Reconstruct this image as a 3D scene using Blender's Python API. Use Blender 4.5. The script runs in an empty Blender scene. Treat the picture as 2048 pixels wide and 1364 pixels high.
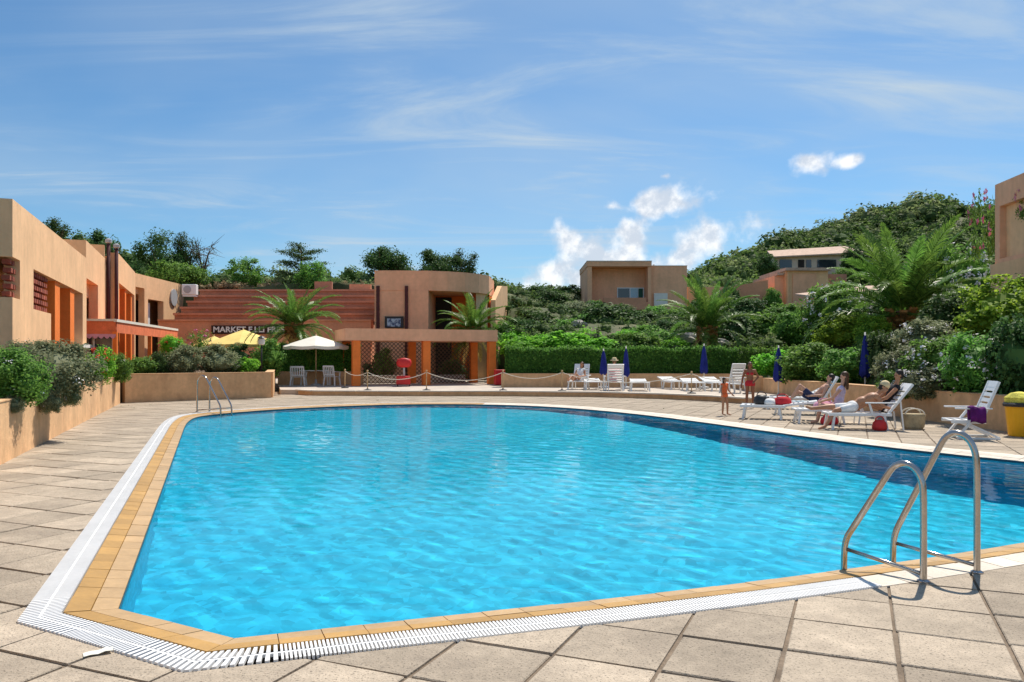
import bpy, bmesh, math, random
import numpy as np
from mathutils import Vector, Matrix, Euler
from mathutils.geometry import tessellate_polygon

SC = bpy.context.scene
COL = SC.collection
R = math.radians
random.seed(7)
RNG = np.random.default_rng(11)

# ------------------------------------------------------------------ camera
FPX, CU, HV, EYE = 1600.0, 1024.0, 714.0, 1.6      # focal length and horizon in photo pixels, eye height in metres
cam_d = bpy.data.cameras.new('camera')
cam_d.sensor_width = 36.0
cam_d.lens = 36.0 * FPX / 2048.0
cam_d.shift_y = (HV - 682.0) / 2048.0
cam_d.clip_start, cam_d.clip_end = 0.1, 6000.0
cam = bpy.data.objects.new('camera', cam_d)
COL.objects.link(cam)
cam.location = (0, 0, EYE)
cam.rotation_euler = (R(90), 0, 0)
SC.camera = cam

# ------------------------------------------------------------------ sky and sun
SUN_AZ, SUN_EL = 31.0, 57.0                           # degrees to the right of straight ahead, above the horizon
sun_dir = Vector((math.sin(R(SUN_AZ)) * math.cos(R(SUN_EL)), math.cos(R(SUN_AZ)) * math.cos(R(SUN_EL)), math.sin(R(SUN_EL))))
sun_d = bpy.data.lights.new('sun', 'SUN')
sun_d.energy, sun_d.angle, sun_d.color = 4.1, R(0.55), (1.0, 0.93, 0.83)
sun = bpy.data.objects.new('sun', sun_d)
COL.objects.link(sun)
sun.location = (0, 0, 60)
sun.rotation_euler = (-sun_dir).to_track_quat('-Z', 'Y').to_euler()

world = bpy.data.worlds.new('World')
SC.world = world
world.use_nodes = True
WN, WL = world.node_tree.nodes, world.node_tree.links
WN.clear()

def wn(t, **kw):
    n = WN.new(t)
    for k, v in kw.items():
        setattr(n, k, v)
    return n

def wm(op, a, b=None, c=None):
    n = wn('ShaderNodeMath', operation=op)
    for i, x in enumerate((a, b, c)):
        if x is None:
            continue
        if isinstance(x, (int, float)):
            n.inputs[i].default_value = x
        else:
            WL.new(x, n.inputs[i])
    return n.outputs[0]

def wdot(vec, v):
    n = wn('ShaderNodeVectorMath', operation='DOT_PRODUCT')
    WL.new(vec, n.inputs[0])
    n.inputs[1].default_value = v
    return n.outputs['Value']

def wnoise(vec, scale, detail=6, rough=0.55, dist=0.0, sc=(1, 1, 1), rot=0.0):
    mp = wn('ShaderNodeMapping')
    mp.inputs['Scale'].default_value = sc
    mp.inputs['Rotation'].default_value = (0, 0, rot)
    WL.new(vec, mp.inputs[0])
    n = wn('ShaderNodeTexNoise')
    n.inputs['Scale'].default_value = scale
    n.inputs['Detail'].default_value = detail
    n.inputs['Roughness'].default_value = rough
    n.inputs['Distortion'].default_value = dist
    WL.new(mp.outputs[0], n.inputs['Vector'])
    return n.outputs[0]

def wsmooth(x, lo, hi):
    n = wn('ShaderNodeMapRange', interpolation_type='SMOOTHSTEP')
    WL.new(x, n.inputs[0])
    n.inputs[1].default_value, n.inputs[2].default_value = lo, hi
    return n.outputs[0]

def wmix(fac, a, b):
    n = wn('ShaderNodeMix', data_type='RGBA')
    WL.new(fac, n.inputs[0])
    for i, x in ((6, a), (7, b)):
        if isinstance(x, tuple):
            n.inputs[i].default_value = (*x, 1)
        else:
            WL.new(x, n.inputs[i])
    return n.outputs[2]

sky = wn('ShaderNodeTexSky', sky_type='NISHITA')
sky.sun_disc = False
sky.sun_elevation = R(SUN_EL)
sky.sun_rotation = R(SUN_AZ)
sky.altitude = 50
sky.air_density, sky.dust_density, sky.ozone_density = 1.0, 0.35, 2.2
gen = wn('ShaderNodeTexCoord').outputs['Generated']
sep = wn('ShaderNodeSeparateXYZ')
WL.new(gen, sep.inputs[0])
zc = wm('ADD', wm('MAXIMUM', sep.outputs[2], 0.0), 0.10)
cmb = wn('ShaderNodeCombineXYZ')
WL.new(wm('DIVIDE', sep.outputs[0], zc), cmb.inputs[0])
WL.new(wm('DIVIDE', sep.outputs[1], zc), cmb.inputs[1])
plane = cmb.outputs[0]                                # the high cloud layer, seen from below
veil = wnoise(plane, 0.42, 5, 0.5, 0.6, (1, 1, 1))
wisp = wnoise(plane, 1.5, 9, 0.62, 1.3, (0.42, 1.15, 1), R(24))
cirrus = wm('ADD', wm('MULTIPLY', wsmooth(veil, 0.30, 0.72), 0.46), wm('MULTIPLY', wm('MULTIPLY', wsmooth(wisp, 0.46, 0.78), wsmooth(veil, 0.30, 0.58)), 0.75))
tint = wn('ShaderNodeMix', data_type='RGBA', blend_type='MULTIPLY')
tint.inputs[0].default_value = 1.0
WL.new(sky.outputs[0], tint.inputs[6])
tint.inputs[7].default_value = (0.41, 0.645, 0.78, 1)
skycol = wmix(cirrus, tint.outputs[2], (3.7, 4.45, 5.1))
# fair weather cumulus standing low over the hills: direction, half sizes (as tangents), all round the horizon
CUM = [(1190, 510, .078, .046), (1105, 545, .055, .034), (1345, 402, .060, .026), (1425, 482, .064, .044), (1372, 520, .055, .026), (1150, 560, .09, .03),
       (1622, 322, .033, .014), (1690, 322, .022, .010), (1222, 412, .019, .010), (1262, 470, .030, .026), (1330, 352, .013, .006)]
cl_dirs = [((u - CU) / FPX, (HV - v) / FPX, a, b) for u, v, a, b in CUM]
for k in range(9):                                    # the same kind of cloud on the other sides of the sky
    az = R(60 + k * 29 + (k * 37) % 17)
    cl_dirs.append((az, .08 + .02 * ((k * 5) % 4), .07 + .02 * (k % 3), .035))
cn = wnoise(gen, 21, 8, 0.54, 0.15)
cn2 = wnoise(gen, 5.5, 3, 0.5, 0.2)
dens = None
for i, (tx, tz, a, b) in enumerate(cl_dirs):
    d = Vector((tx, 1, tz)) if i < len(CUM) else Vector((math.sin(tx), math.cos(tx), tz))
    d.normalize()
    r = d.cross(Vector((0, 0, 1))).normalized()
    up = r.cross(d)
    x = wm('DIVIDE', wdot(gen, r), a)
    z = wm('DIVIDE', wdot(gen, up), b)
    front = wsmooth(wdot(gen, d), 0.5, 0.6)
    e = wm('SQRT', wm('ADD', wm('MULTIPLY', x, x), wm('MULTIPLY', z, z)))
    m = wm('ADD', wm('SUBTRACT', 1.42, wm('MULTIPLY', e, 1.15)), wm('MULTIPLY', wm('SUBTRACT', front, 1.0), 40.0))
    dens = m if dens is None else wm('MAXIMUM', dens, m)
body = wm('ADD', dens, wm('ADD', wm('MULTIPLY', wm('SUBTRACT', cn, 0.5), 3.7), wm('MULTIPLY', wm('SUBTRACT', cn2, 0.5), 1.2)))
cum = wm('MULTIPLY', wsmooth(body, 0.30, 1.30), 0.88)
cshade = wsmooth(wnoise(gen, 34, 6, 0.6), 0.40, 0.62)
ccol = wmix(cshade, (4.5, 4.9, 5.5), (7.6, 7.5, 7.4))
final = wmix(cum, skycol, ccol)
bg = wn('ShaderNodeBackground')
bg.inputs['Strength'].default_value = 0.108
WL.new(final, bg.inputs[0])
out = wn('ShaderNodeOutputWorld')
WL.new(bg.outputs[0], out.inputs[0])

SC.view_settings.view_transform = 'Standard'
SC.view_settings.look = 'None'
SC.view_settings.exposure = 0.48
SC.view_settings.gamma = 1.0
SC.view_settings.use_curve_mapping = False
SC.cycles.use_denoising = True
SC.cycles.max_bounces = 8
SC.cycles.transparent_max_bounces = 16
SC.cycles.caustics_reflective = False
SC.cycles.caustics_refractive = True
sun_d.cycles.is_caustics_light = True
SC.cycles.sample_clamp_indirect = 6.0

# ------------------------------------------------------------------ photo pixels to places
def G(u, v, z=0.0):                                   # the point of height z that the pixel shows
    y = (EYE - z) * FPX / (v - HV)
    return Vector(((u - CU) / FPX * y, y, z))

def D(u, v, y):                                       # the point at depth y that the pixel shows
    return Vector(((u - CU) / FPX * y, y, EYE - (v - HV) / FPX * y))

# ------------------------------------------------------------------ materials
MATS = {}
def newmat(name):
    m = bpy.data.materials.new(name)
    m.use_nodes = True
    n, l = m.node_tree.nodes, m.node_tree.links
    p = n['Principled BSDF']
    MATS[name] = m
    return m, n, l, p

def mnoise(n, l, vec, scale, detail=4, rough=0.55, sc=None):
    t = n.new('ShaderNodeTexNoise')
    t.inputs['Scale'].default_value = scale
    t.inputs['Detail'].default_value = detail
    t.inputs['Roughness'].default_value = rough
    if sc:
        mp = n.new('ShaderNodeMapping')
        mp.inputs['Scale'].default_value = sc
        l.new(vec, mp.inputs[0])
        vec = mp.outputs[0]
    l.new(vec, t.inputs['Vector'])
    return t.outputs[0]

def mmap(n, l, x, a, b, c, d):
    t = n.new('ShaderNodeMapRange')
    l.new(x, t.inputs[0])
    for i, q in enumerate((a, b, c, d)):
        t.inputs[i + 1].default_value = q
    return t.outputs[0]

def mmul(n, l, col, fac):                             # colour * scalar
    t = n.new('ShaderNodeVectorMath')
    t.operation = 'SCALE'
    if isinstance(col, tuple):
        t.inputs[0].default_value = col
    else:
        l.new(col, t.inputs[0])
    l.new(fac, t.inputs['Scale'])
    return t.outputs[0]

def mmixc(n, l, fac, a, b):
    t = n.new('ShaderNodeMix')
    t.data_type = 'RGBA'
    if isinstance(fac, float):
        t.inputs[0].default_value = fac
    else:
        l.new(fac, t.inputs[0])
    for i, x in ((6, a), (7, b)):
        if isinstance(x, tuple):
            t.inputs[i].default_value = (*x, 1)
        else:
            l.new(x, t.inputs[i])
    return t.outputs[2]

def surf(name, col, rough=0.85, var=0.12, scale=1.2, bump=0.15, bscale=60, objrand=0.0, dirt=None, streak=0.0, spec=0.3, metal=0.0, speck=0.0, world=True):
    """plain surface: colour mottled at two scales, optional stains, drips and speckle, fine relief"""
    m, n, l, p = newmat(name)
    tc = n.new('ShaderNodeTexCoord')
    geo = n.new('ShaderNodeNewGeometry')
    v = geo.outputs['Position'] if world else tc.outputs['Object']
    a = mmap(n, l, mnoise(n, l, v, scale, 5), 0.3, 0.7, 1 - var, 1 + var)
    b = mmap(n, l, mnoise(n, l, v, scale * 9, 4), 0.3, 0.7, 1 - var * .6, 1 + var * .6)
    c = mmul(n, l, mmul(n, l, tuple(col), a), b)
    if streak:
        s = mmap(n, l, mnoise(n, l, v, 2.6, 6, 0.6, (1, 1, 0.16)), 0.42, 0.75, 0.0, streak)
        c = mmixc(n, l, s, c, tuple(x * .42 for x in col))
    if dirt:
        s = mmap(n, l, mnoise(n, l, v, scale * 2.3, 7, 0.65), 0.5, 0.72, 0.0, 0.65)
        c = mmixc(n, l, s, c, tuple(dirt))
    if speck:
        s = mmap(n, l, mnoise(n, l, v, 72, 3), 0.57, 0.66, 0.0, speck)
        c = mmixc(n, l, s, c, tuple(x * .30 for x in col))
    if objrand:
        oi = n.new('ShaderNodeObjectInfo')
        c = mmul(n, l, c, mmap(n, l, oi.outputs['Random'], 0, 1, 1 - objrand, 1 + objrand))
    l.new(c, p.inputs['Base Color'])
    p.inputs['Roughness'].default_value = rough
    p.inputs['Specular IOR Level'].default_value = spec
    p.inputs['Metallic'].default_value = metal
    if bump:
        bp = n.new('ShaderNodeBump')
        bp.inputs['Strength'].default_value = bump
        bp.inputs['Distance'].default_value = 0.02
        l.new(mnoise(n, l, v, bscale, 5, 0.6), bp.inputs['Height'])
        l.new(bp.outputs[0], p.inputs['Normal'])
    return m

STUCCO = surf('tan_stucco', (0.84, 0.515, 0.28), var=0.10, scale=0.5, bump=0.35, bscale=22, streak=0.22)
STUCCO_P = surf('peach_stucco', (0.86, 0.465, 0.275), var=0.10, scale=0.5, bump=0.3, bscale=22, streak=0.22)
WALLST = surf('planter_render', (0.72, 0.44, 0.23), var=0.16, scale=0.8, bump=0.5, bscale=26, streak=0.35, dirt=(0.50, 0.27, 0.14))
ORANGE = surf('orange_paint', (0.90, 0.225, 0.04), var=0.10, scale=1.0, bump=0.2, bscale=30, rough=0.7)
TERRA = surf('terracotta_paint', (0.50, 0.24, 0.155), var=0.15, scale=0.7, bump=0.25, bscale=20, streak=0.25)
TERRA_L = surf('terracotta_light', (0.66, 0.31, 0.18), var=0.12, scale=0.7, bump=0.25, bscale=20)
BRICK = surf('red_brick', (0.30, 0.075, 0.045), var=0.3, scale=3, bump=0.4, bscale=40, objrand=0.25)
ROOFTILE = surf('pale_roof_tile', (0.52, 0.36, 0.27), var=0.22, scale=2, bump=0.3, bscale=15)
CAPWHITE = surf('white_coping', (0.78, 0.74, 0.68), var=0.08, bump=0.1)
PAVER = surf('paver_stone', (0.42, 0.345, 0.26), var=0.20, scale=1.4, bump=0.55, bscale=55, objrand=0.16, speck=0.8, dirt=(0.32, 0.26, 0.20), rough=0.9)
MORTAR = surf('mortar', (0.20, 0.15, 0.105), var=0.3, scale=4, bump=0.5, bscale=60)
TERRFL = surf('terrace_paving', (0.50, 0.43, 0.36), var=0.14, scale=1.6, bump=0.3, bscale=30)
TILE_O = surf('coping_tile_ochre', (0.46, 0.262, 0.075), var=0.12, scale=3, bump=0.12, bscale=50, objrand=0.13, rough=0.5, spec=0.4)
TILE_I = surf('coping_tile_sand', (0.50, 0.325, 0.155), var=0.12, scale=3, bump=0.12, bscale=50, objrand=0.10, rough=0.45, spec=0.4)
EDGE = surf('pale_edge_stone', (0.68, 0.60, 0.50), var=0.10, scale=2, bump=0.3, bscale=40, objrand=0.10, speck=0.3)
GRATE = surf('grating_plastic', (0.80, 0.79, 0.77), var=0.05, scale=3, bump=0.0, rough=0.5)
DARKGAP = surf('gutter_dark', (0.085, 0.08, 0.08), var=0.3, scale=5, bump=0.2)
SOIL = surf('soil', (0.13, 0.085, 0.05), var=0.3, scale=2, bump=0.6, bscale=14)
SCRUB = surf('scrub_ground', (0.07, 0.085, 0.028), var=0.4, scale=0.35, bump=0.8, bscale=2.5, dirt=(0.22, 0.15, 0.08))
ROCK = surf('granite', (0.42, 0.38, 0.33), var=0.3, scale=1.2, bump=0.9, bscale=6, dirt=(0.16, 0.15, 0.13))
WHITEP = surf('white_plastic', (0.80, 0.80, 0.79), var=0.04, bump=0.0, rough=0.42, spec=0.45)
GREYP = surf('grey_plastic', (0.42, 0.42, 0.43), var=0.06, bump=0.0, rough=0.5)
BLACKP = surf('black_plastic', (0.03, 0.03, 0.032), var=0.1, bump=0.0, rough=0.5)
BLUEF = surf('blue_canvas', (0.012, 0.022, 0.19), var=0.2, scale=5, bump=0.25, bscale=25, rough=0.8)
YELLOWF = surf('yellow_canvas', (0.80, 0.62, 0.20), var=0.10, scale=2, bump=0.1, rough=0.8)
CREAMF = surf('cream_canvas', (0.74, 0.70, 0.60), var=0.06, scale=2, bump=0.1, rough=0.8)
REDF = surf('red_canvas', (0.74, 0.19, 0.08), var=0.15, scale=3, bump=0.1, rough=0.8)
WOOD = surf('pale_wood', (0.55, 0.38, 0.20), var=0.2, scale=5, bump=0.2)
BARK = surf('bark', (0.16, 0.10, 0.06), var=0.35, scale=3, bump=0.9, bscale=14)
THATCH = surf('dry_frond_bases', (0.36, 0.17, 0.055), var=0.4, scale=5, bump=0.9, bscale=18)
WICKER = surf('wicker', (0.42, 0.34, 0.21), var=0.3, scale=6, bump=0.6, bscale=50)
YELLOWP = surf('yellow_bin_plastic', (0.85, 0.42, 0.01), var=0.05, bump=0.0, rough=0.45)
PURPLE = surf('purple_towel', (0.12, 0.012, 0.13), var=0.3, scale=8, bump=0.5, bscale=60, rough=0.95)
REDP = surf('red_paint', (0.58, 0.03, 0.03), var=0.1, bump=0.0, rough=0.5)
SIGNBLK = surf('sign_board_black', (0.035, 0.015, 0.012), var=0.2, bump=0.0, rough=0.5)
SIGNLET = surf('sign_lettering', (0.78, 0.77, 0.75), var=0.05, bump=0.0, rough=0.5)
PAPERW = surf('paper', (0.78, 0.76, 0.66), var=0.06, bump=0.1)
SHUTTER = surf('green_shutter', (0.03, 0.11, 0.075), var=0.15, bump=0.1)
STAINLESS = surf('stainless_steel', (0.46, 0.43, 0.40), rough=0.2, var=0.12, scale=8, bump=0.05, bscale=120, metal=1.0)
PIPE = surf('dark_pipe', (0.09, 0.03, 0.03), var=0.2, bump=0.0)
ROPE = surf('rope_white', (0.72, 0.66, 0.55), var=0.15, scale=20, bump=0.0)

def glassy(name, col, rough=0.05):
    m, n, l, p = newmat(name)
    p.inputs['Base Color'].default_value = (*col, 1)
    p.inputs['Roughness'].default_value = rough
    p.inputs['Specular IOR Level'].default_value = 0.8
    return m
GLASS = glassy('window_glass', (0.03, 0.04, 0.055))
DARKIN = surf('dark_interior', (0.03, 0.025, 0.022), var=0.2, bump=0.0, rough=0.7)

def leafmat(name, dark, light, trans=0.32, rough=0.62):
    dark, light = tuple(x * 1.6 for x in dark), tuple(x * 1.55 for x in light)
    m, n, l, p = newmat(name)
    geo = n.new('ShaderNodeNewGeometry')
    oi = n.new('ShaderNodeObjectInfo')
    c = mmixc(n, l, mmap(n, l, geo.outputs['Random Per Island'], 0, 1, 0, 1), dark, light)
    hs = n.new('ShaderNodeHueSaturation')
    l.new(c, hs.inputs['Color'])
    l.new(mmap(n, l, oi.outputs['Random'], 0, 1, 0.485, 0.515), hs.inputs['Hue'])
    l.new(mmap(n, l, oi.outputs['Random'], 0, 1, 0.82, 1.2), hs.inputs['Value'])
    c = hs.outputs[0]
    l.new(c, p.inputs['Base Color'])
    p.inputs['Roughness'].default_value = rough
    p.inputs['Specular IOR Level'].default_value = 0.14
    tr = n.new('ShaderNodeBsdfTranslucent')
    l.new(mmul(n, l, c, mmap(n, l, geo.outputs['Random Per Island'], 0, 1, 1.3, 1.7)), tr.inputs[0])
    mx = n.new('ShaderNodeMixShader')
    mx.inputs[0].default_value = trans
    l.new(p.outputs[0], mx.inputs[1])
    l.new(tr.outputs[0], mx.inputs[2])
    l.new(mx.outputs[0], n['Material Output'].inputs[0])
    return m
L_BRIGHT = leafmat('leaf_bright_green', (0.045, 0.13, 0.012), (0.17, 0.36, 0.035), 0.42)
L_MID = leafmat('leaf_mid_green', (0.034, 0.088, 0.016), (0.13, 0.245, 0.045), 0.36)
L_DARK = leafmat('leaf_dark_green', (0.018, 0.040, 0.012), (0.06, 0.115, 0.03), 0.25)
L_GREY = leafmat('leaf_grey_green', (0.062, 0.08, 0.036), (0.21, 0.225, 0.125), 0.28)
L_YELLOW = leafmat('leaf_yellow_green', (0.055, 0.115, 0.012), (0.20, 0.27, 0.03), 0.40)
L_HEDGE = leafmat('leaf_hedge', (0.018, 0.052, 0.010), (0.075, 0.165, 0.025), 0.33)
L_MAQ = leafmat('leaf_maquis', (0.028, 0.050, 0.014), (0.10, 0.150, 0.038), 0.36, 0.7)
L_MAQ_D = leafmat('leaf_maquis_dark', (0.020, 0.040, 0.012), (0.07, 0.115, 0.03), 0.3, 0.7)
L_MAQ_L = leafmat('leaf_maquis_pale', (0.055, 0.075, 0.03), (0.155, 0.19, 0.075), 0.36, 0.7)
L_PALM = leafmat('palm_leaflet', (0.030, 0.070, 0.012), (0.105, 0.185, 0.03), 0.28, 0.42)
L_DRY = leafmat('palm_dry_leaflet', (0.30, 0.20, 0.06), (0.50, 0.36, 0.13), 0.30)
L_BROWN = leafmat('dry_grass', (0.15, 0.11, 0.055), (0.26, 0.20, 0.11), 0.25)
F_WHITE = surf('white_blossom', (0.85, 0.80, 0.78), var=0.05, bump=0)
F_PINK = surf('pink_blossom', (0.72, 0.22, 0.36), var=0.2, bump=0)
F_RED = surf('red_blossom', (0.70, 0.07, 0.03), var=0.2, bump=0)

# water: refracting and mirroring, faintly tinted; the waves are real geometry
WATER, n, l, p = newmat('pool_water')
n.remove(p)
geo = n.new('ShaderNodeNewGeometry')
fr = n.new('ShaderNodeFresnel'); fr.inputs['IOR'].default_value = 1.33
fm = n.new('ShaderNodeMath'); fm.operation = 'MULTIPLY'; fm.inputs[1].default_value = 0.6
l.new(fr.outputs[0], fm.inputs[0])
gl = n.new('ShaderNodeBsdfGlossy'); gl.inputs['Roughness'].default_value = 0.03
rf = n.new('ShaderNodeBsdfRefraction'); rf.inputs['IOR'].default_value = 1.33; rf.inputs['Roughness'].default_value = 0.0
rf.inputs['Color'].default_value = (0.40, 0.94, 1.0, 1)
mx = n.new('ShaderNodeMixShader')
l.new(fm.outputs[0], mx.inputs[0]); l.new(rf.outputs[0], mx.inputs[1]); l.new(gl.outputs[0], mx.inputs[2])
l.new(mx.outputs[0], n['Material Output'].inputs[0])

MOSAIC, n, l, p = newmat('pool_mosaic')
geo = n.new('ShaderNodeNewGeometry')
vo = n.new('ShaderNodeTexVoronoi'); vo.inputs['Scale'].default_value = 11
l.new(geo.outputs['Position'], vo.inputs['Vector'])
c = mmixc(n, l, mmap(n, l, mnoise(n, l, geo.outputs['Position'], 1.0, 4), 0.3, 0.7, 0, 1), (0.13, 0.58, 0.78), (0.20, 0.67, 0.85))
hs = n.new('ShaderNodeSeparateColor'); l.new(vo.outputs['Color'], hs.inputs[0])
c = mmul(n, l, c, mmap(n, l, hs.outputs[0], 0, 1, 0.80, 1.16))
l.new(c, p.inputs['Base Color'])
p.inputs['Roughness'].default_value = 0.45

LIPSHADE = surf('waterline_shade', (0.025, 0.07, 0.10), var=0.2, scale=6, bump=0.1, rough=0.4)  # dark navy painted in for the shadowed gap under the coping lip
SKIN = {k: surf('skin_' + k, c, rough=0.55, var=0.06, bump=0.0, spec=0.35) for k, c in
        {'pale': (0.60, 0.33, 0.22), 'tan': (0.46, 0.22, 0.12), 'brown': (0.30, 0.12, 0.06)}.items()}
HAIRM = {k: surf('hair_' + k, c, rough=0.45, var=0.2, scale=15, bump=0.3, bscale=90) for k, c in
         {'dark': (0.025, 0.016, 0.012), 'brown': (0.10, 0.05, 0.025), 'blond': (0.42, 0.27, 0.12)}.items()}
CLOTH = {k: surf('cloth_' + k, c, rough=0.9, var=0.12, scale=9, bump=0.2, bscale=60) for k, c in
         {'orange': (0.80, 0.16, 0.05), 'red': (0.55, 0.03, 0.04), 'black': (0.02, 0.02, 0.025), 'white': (0.75, 0.74, 0.72), 'pink': (0.66, 0.32, 0.42),
          'lilac': (0.52, 0.47, 0.66), 'navy': (0.03, 0.04, 0.10), 'straw': (0.70, 0.55, 0.32), 'bluepat': (0.42, 0.62, 0.72)}.items()}

# ------------------------------------------------------------------ building helpers
class MB:
    """collects faces; build() links them as one mesh object"""
    def __init__(s):
        s.v, s.f = [], []
    def add(s, vs, fs):
        o = len(s.v)
        s.v += [tuple(x) for x in vs]
        s.f += [tuple(o + i for i in q) for q in fs]
        return s
    def box(s, x0, x1, y0, y1, z0, z1, rz=0.0, c=None):
        vs = [(x, y, z) for z in (z0, z1) for y in (y0, y1) for x in (x0, x1)]
        if rz:
            cx, cy = c if c else ((x0 + x1) / 2, (y0 + y1) / 2)
            ca, sa = math.cos(rz), math.sin(rz)
            vs = [(cx + (x - cx) * ca - (y - cy) * sa, cy + (x - cx) * sa + (y - cy) * ca, z) for x, y, z in vs]
        return s.add(vs, [(0, 2, 3, 1), (4, 5, 7, 6), (0, 1, 5, 4), (2, 6, 7, 3), (0, 4, 6, 2), (1, 3, 7, 5)])
    def prism(s, poly, z0, z1):
        n = len(poly)
        a = sum(poly[i][0] * poly[(i + 1) % n][1] - poly[(i + 1) % n][0] * poly[i][1] for i in range(n))
        if a < 0:
            poly = poly[::-1]
        zt = z1 if callable(z1) else (lambda x, y: z1)
        zb = z0 if callable(z0) else (lambda x, y: z0)
        vs = [(p[0], p[1], zb(p[0], p[1])) for p in poly] + [(p[0], p[1], zt(p[0], p[1])) for p in poly]
        fs = [tuple(range(n - 1, -1, -1)), tuple(range(n, 2 * n))] + [(i, (i + 1) % n, n + (i + 1) % n, n + i) for i in range(n)]
        return s.add(vs, fs)
    def bar(s, a, b, w, h, up=(0, 0, 1)):              # a beam of rectangular section from a to b
        a, b = Vector(a), Vector(b)
        d = (b - a).normalized()
        u = Vector(up)
        if abs(d.dot(u)) > 0.98:
            u = Vector((0, 1, 0))
        r = d.cross(u).normalized() * (w / 2)
        q = r.cross(d).normalized() * (h / 2)
        vs = [a - r - q, a + r - q, a + r + q, a - r + q, b - r - q, b + r - q, b + r + q, b - r + q]
        return s.add(vs, [(0, 1, 2, 3), (7, 6, 5, 4), (0, 4, 5, 1), (1, 5, 6, 2), (2, 6, 7, 3), (3, 7, 4, 0)])
    def tube(s, pts, rad, n=10, cap=True):
        pts = [Vector(p) for p in pts]
        rads = rad if isinstance(rad, (list, tuple)) else [rad] * len(pts)
        o = len(s.v)
        ref = None
        for i, p in enumerate(pts):
            d = (pts[min(i + 1, len(pts) - 1)] - pts[max(i - 1, 0)]).normalized()
            if ref is None:
                ref = d.cross(Vector((0, 0, 1)))
                if ref.length < 0.05:
                    ref = d.cross(Vector((0, 1, 0)))
            ref = (ref - d * ref.dot(d)).normalized()
            q = d.cross(ref)
            for k in range(n):
                t = 2 * math.pi * k / n
                s.v.append(tuple(p + (ref * math.cos(t) + q * math.sin(t)) * rads[i]))
        for i in range(len(pts) - 1):
            for k in range(n):
                a, b = o + i * n + k, o + i * n + (k + 1) % n
                s.f.append((a, b, b + n, a + n))
        if cap:
            s.f.append(tuple(o + k for k in range(n - 1, -1, -1)))
            s.f.append(tuple(o + (len(pts) - 1) * n + k for k in range(n)))
        return s
    def lathe(s, prof, c=(0, 0, 0), n=16, squash=None):   # profile of (radius, z)
        o = len(s.v)
        for r, z in prof:
            for k in range(n):
                t = 2 * math.pi * k / n
                q = squash(t) if squash else 1.0
                s.v.append((c[0] + r * q * math.cos(t), c[1] + r * q * math.sin(t), c[2] + z))
        for i in range(len(prof) - 1):
            for k in range(n):
                a, b = o + i * n + k, o + i * n + (k + 1) % n
                s.f.append((a, b, b + n, a + n))
        s.f.append(tuple(o + k for k in range(n - 1, -1, -1)))
        s.f.append(tuple(o + (len(prof) - 1) * n + k for k in range(n)))
        return s
    def mesh(s, name, mat, smooth=False, bevel=0.0):
        me = bpy.data.meshes.new(name)
        me.from_pydata(s.v, [], s.f)
        if bevel:
            bm = bmesh.new(); bm.from_mesh(me)
            bmesh.ops.bevel(bm, geom=[e for e in bm.edges if e.is_manifold and e.calc_face_angle(0) > 0.6], offset=bevel, segments=1, affect='EDGES', clamp_overlap=True)
            bm.to_mesh(me); bm.free()
        me.materials.append(mat)
        if smooth:
            me.shade_smooth()
        return me
    def build(s, name, mat, parent=None, smooth=False, bevel=0.0, world=False):
        if world and parent:                            # vertices were given in world space
            inv = parent.matrix_basis.inverted()
            s.v = [tuple(inv @ Vector(p)) for p in s.v]
        return link(name, s.mesh(name, mat, smooth, bevel), parent)

def link(name, me, parent=None):
    o = bpy.data.objects.new(name, me)
    COL.objects.link(o)
    o.parent = parent
    return o

def tag(o, label=None, cat=None, group=None, kind=None):
    if label: o['label'] = label
    if cat: o['category'] = cat
    if group: o['group'] = group
    if kind: o['kind'] = kind
    return o

def thing(name, label, cat, loc=(0, 0, 0), rz=0.0, group=None, kind=None):
    o = bpy.data.objects.new(name, None)
    o.empty_display_size = 0.2
    COL.objects.link(o)
    o.location, o.rotation_euler = loc, (0, 0, rz)
    return tag(o, label, cat, group, kind)

def copy_tree(o, parent=None):
    c = o.copy()
    COL.objects.link(c)
    c.parent = parent
    for ch in list(o.children):
        copy_tree(ch, c)
    return c

def wall_boxes(mb, axis, a0, a1, z0, z1, p0, p1, holes):
    """wall slab along local axis ('x' or 'y') from a0 to a1, thickness p0..p1, with rectangular holes (a,b,zlo,zhi)"""
    cuts = sorted({a0, a1, *[min(max(q, a0), a1) for h in holes for q in h[:2]]})
    for c0, c1 in zip(cuts, cuts[1:]):
        if c1 - c0 < 1e-6:
            continue
        m = (c0 + c1) / 2
        segs, z = [], z0
        for h in sorted([h for h in holes if h[0] < m < h[1]], key=lambda h: h[2]):
            if h[2] > z:
                segs.append((z, h[2]))
            z = max(z, h[3])
        if z < z1:
            segs.append((z, z1))
        for s0, s1 in segs:
            if axis == 'y':
                mb.box(p0, p1, c0, c1, s0, s1)
            else:
                mb.box(c0, c1, p0, p1, s0, s1)

def text_mesh(name, body, height, depth, mat, parent, matrix, width=None):
    cu = bpy.data.curves.new(name, 'FONT')
    cu.body, cu.size, cu.extrude, cu.align_x, cu.align_y = body, height, depth, 'CENTER', 'CENTER'
    cu.offset = height * 0.025
    t = bpy.data.objects.new(name + '_tmp', cu)
    COL.objects.link(t)
    dg = bpy.context.evaluated_depsgraph_get()
    me = bpy.data.meshes.new_from_object(t.evaluated_get(dg))
    bpy.data.objects.remove(t)
    if width:
        xs = [q.co.x for q in me.vertices]
        k = width / (max(xs) - min(xs))
        for q in me.vertices:
            q.co.x *= k
    me.materials.clear(); me.materials.append(mat)
    me.transform(matrix)
    return link(name, me, parent)
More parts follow.
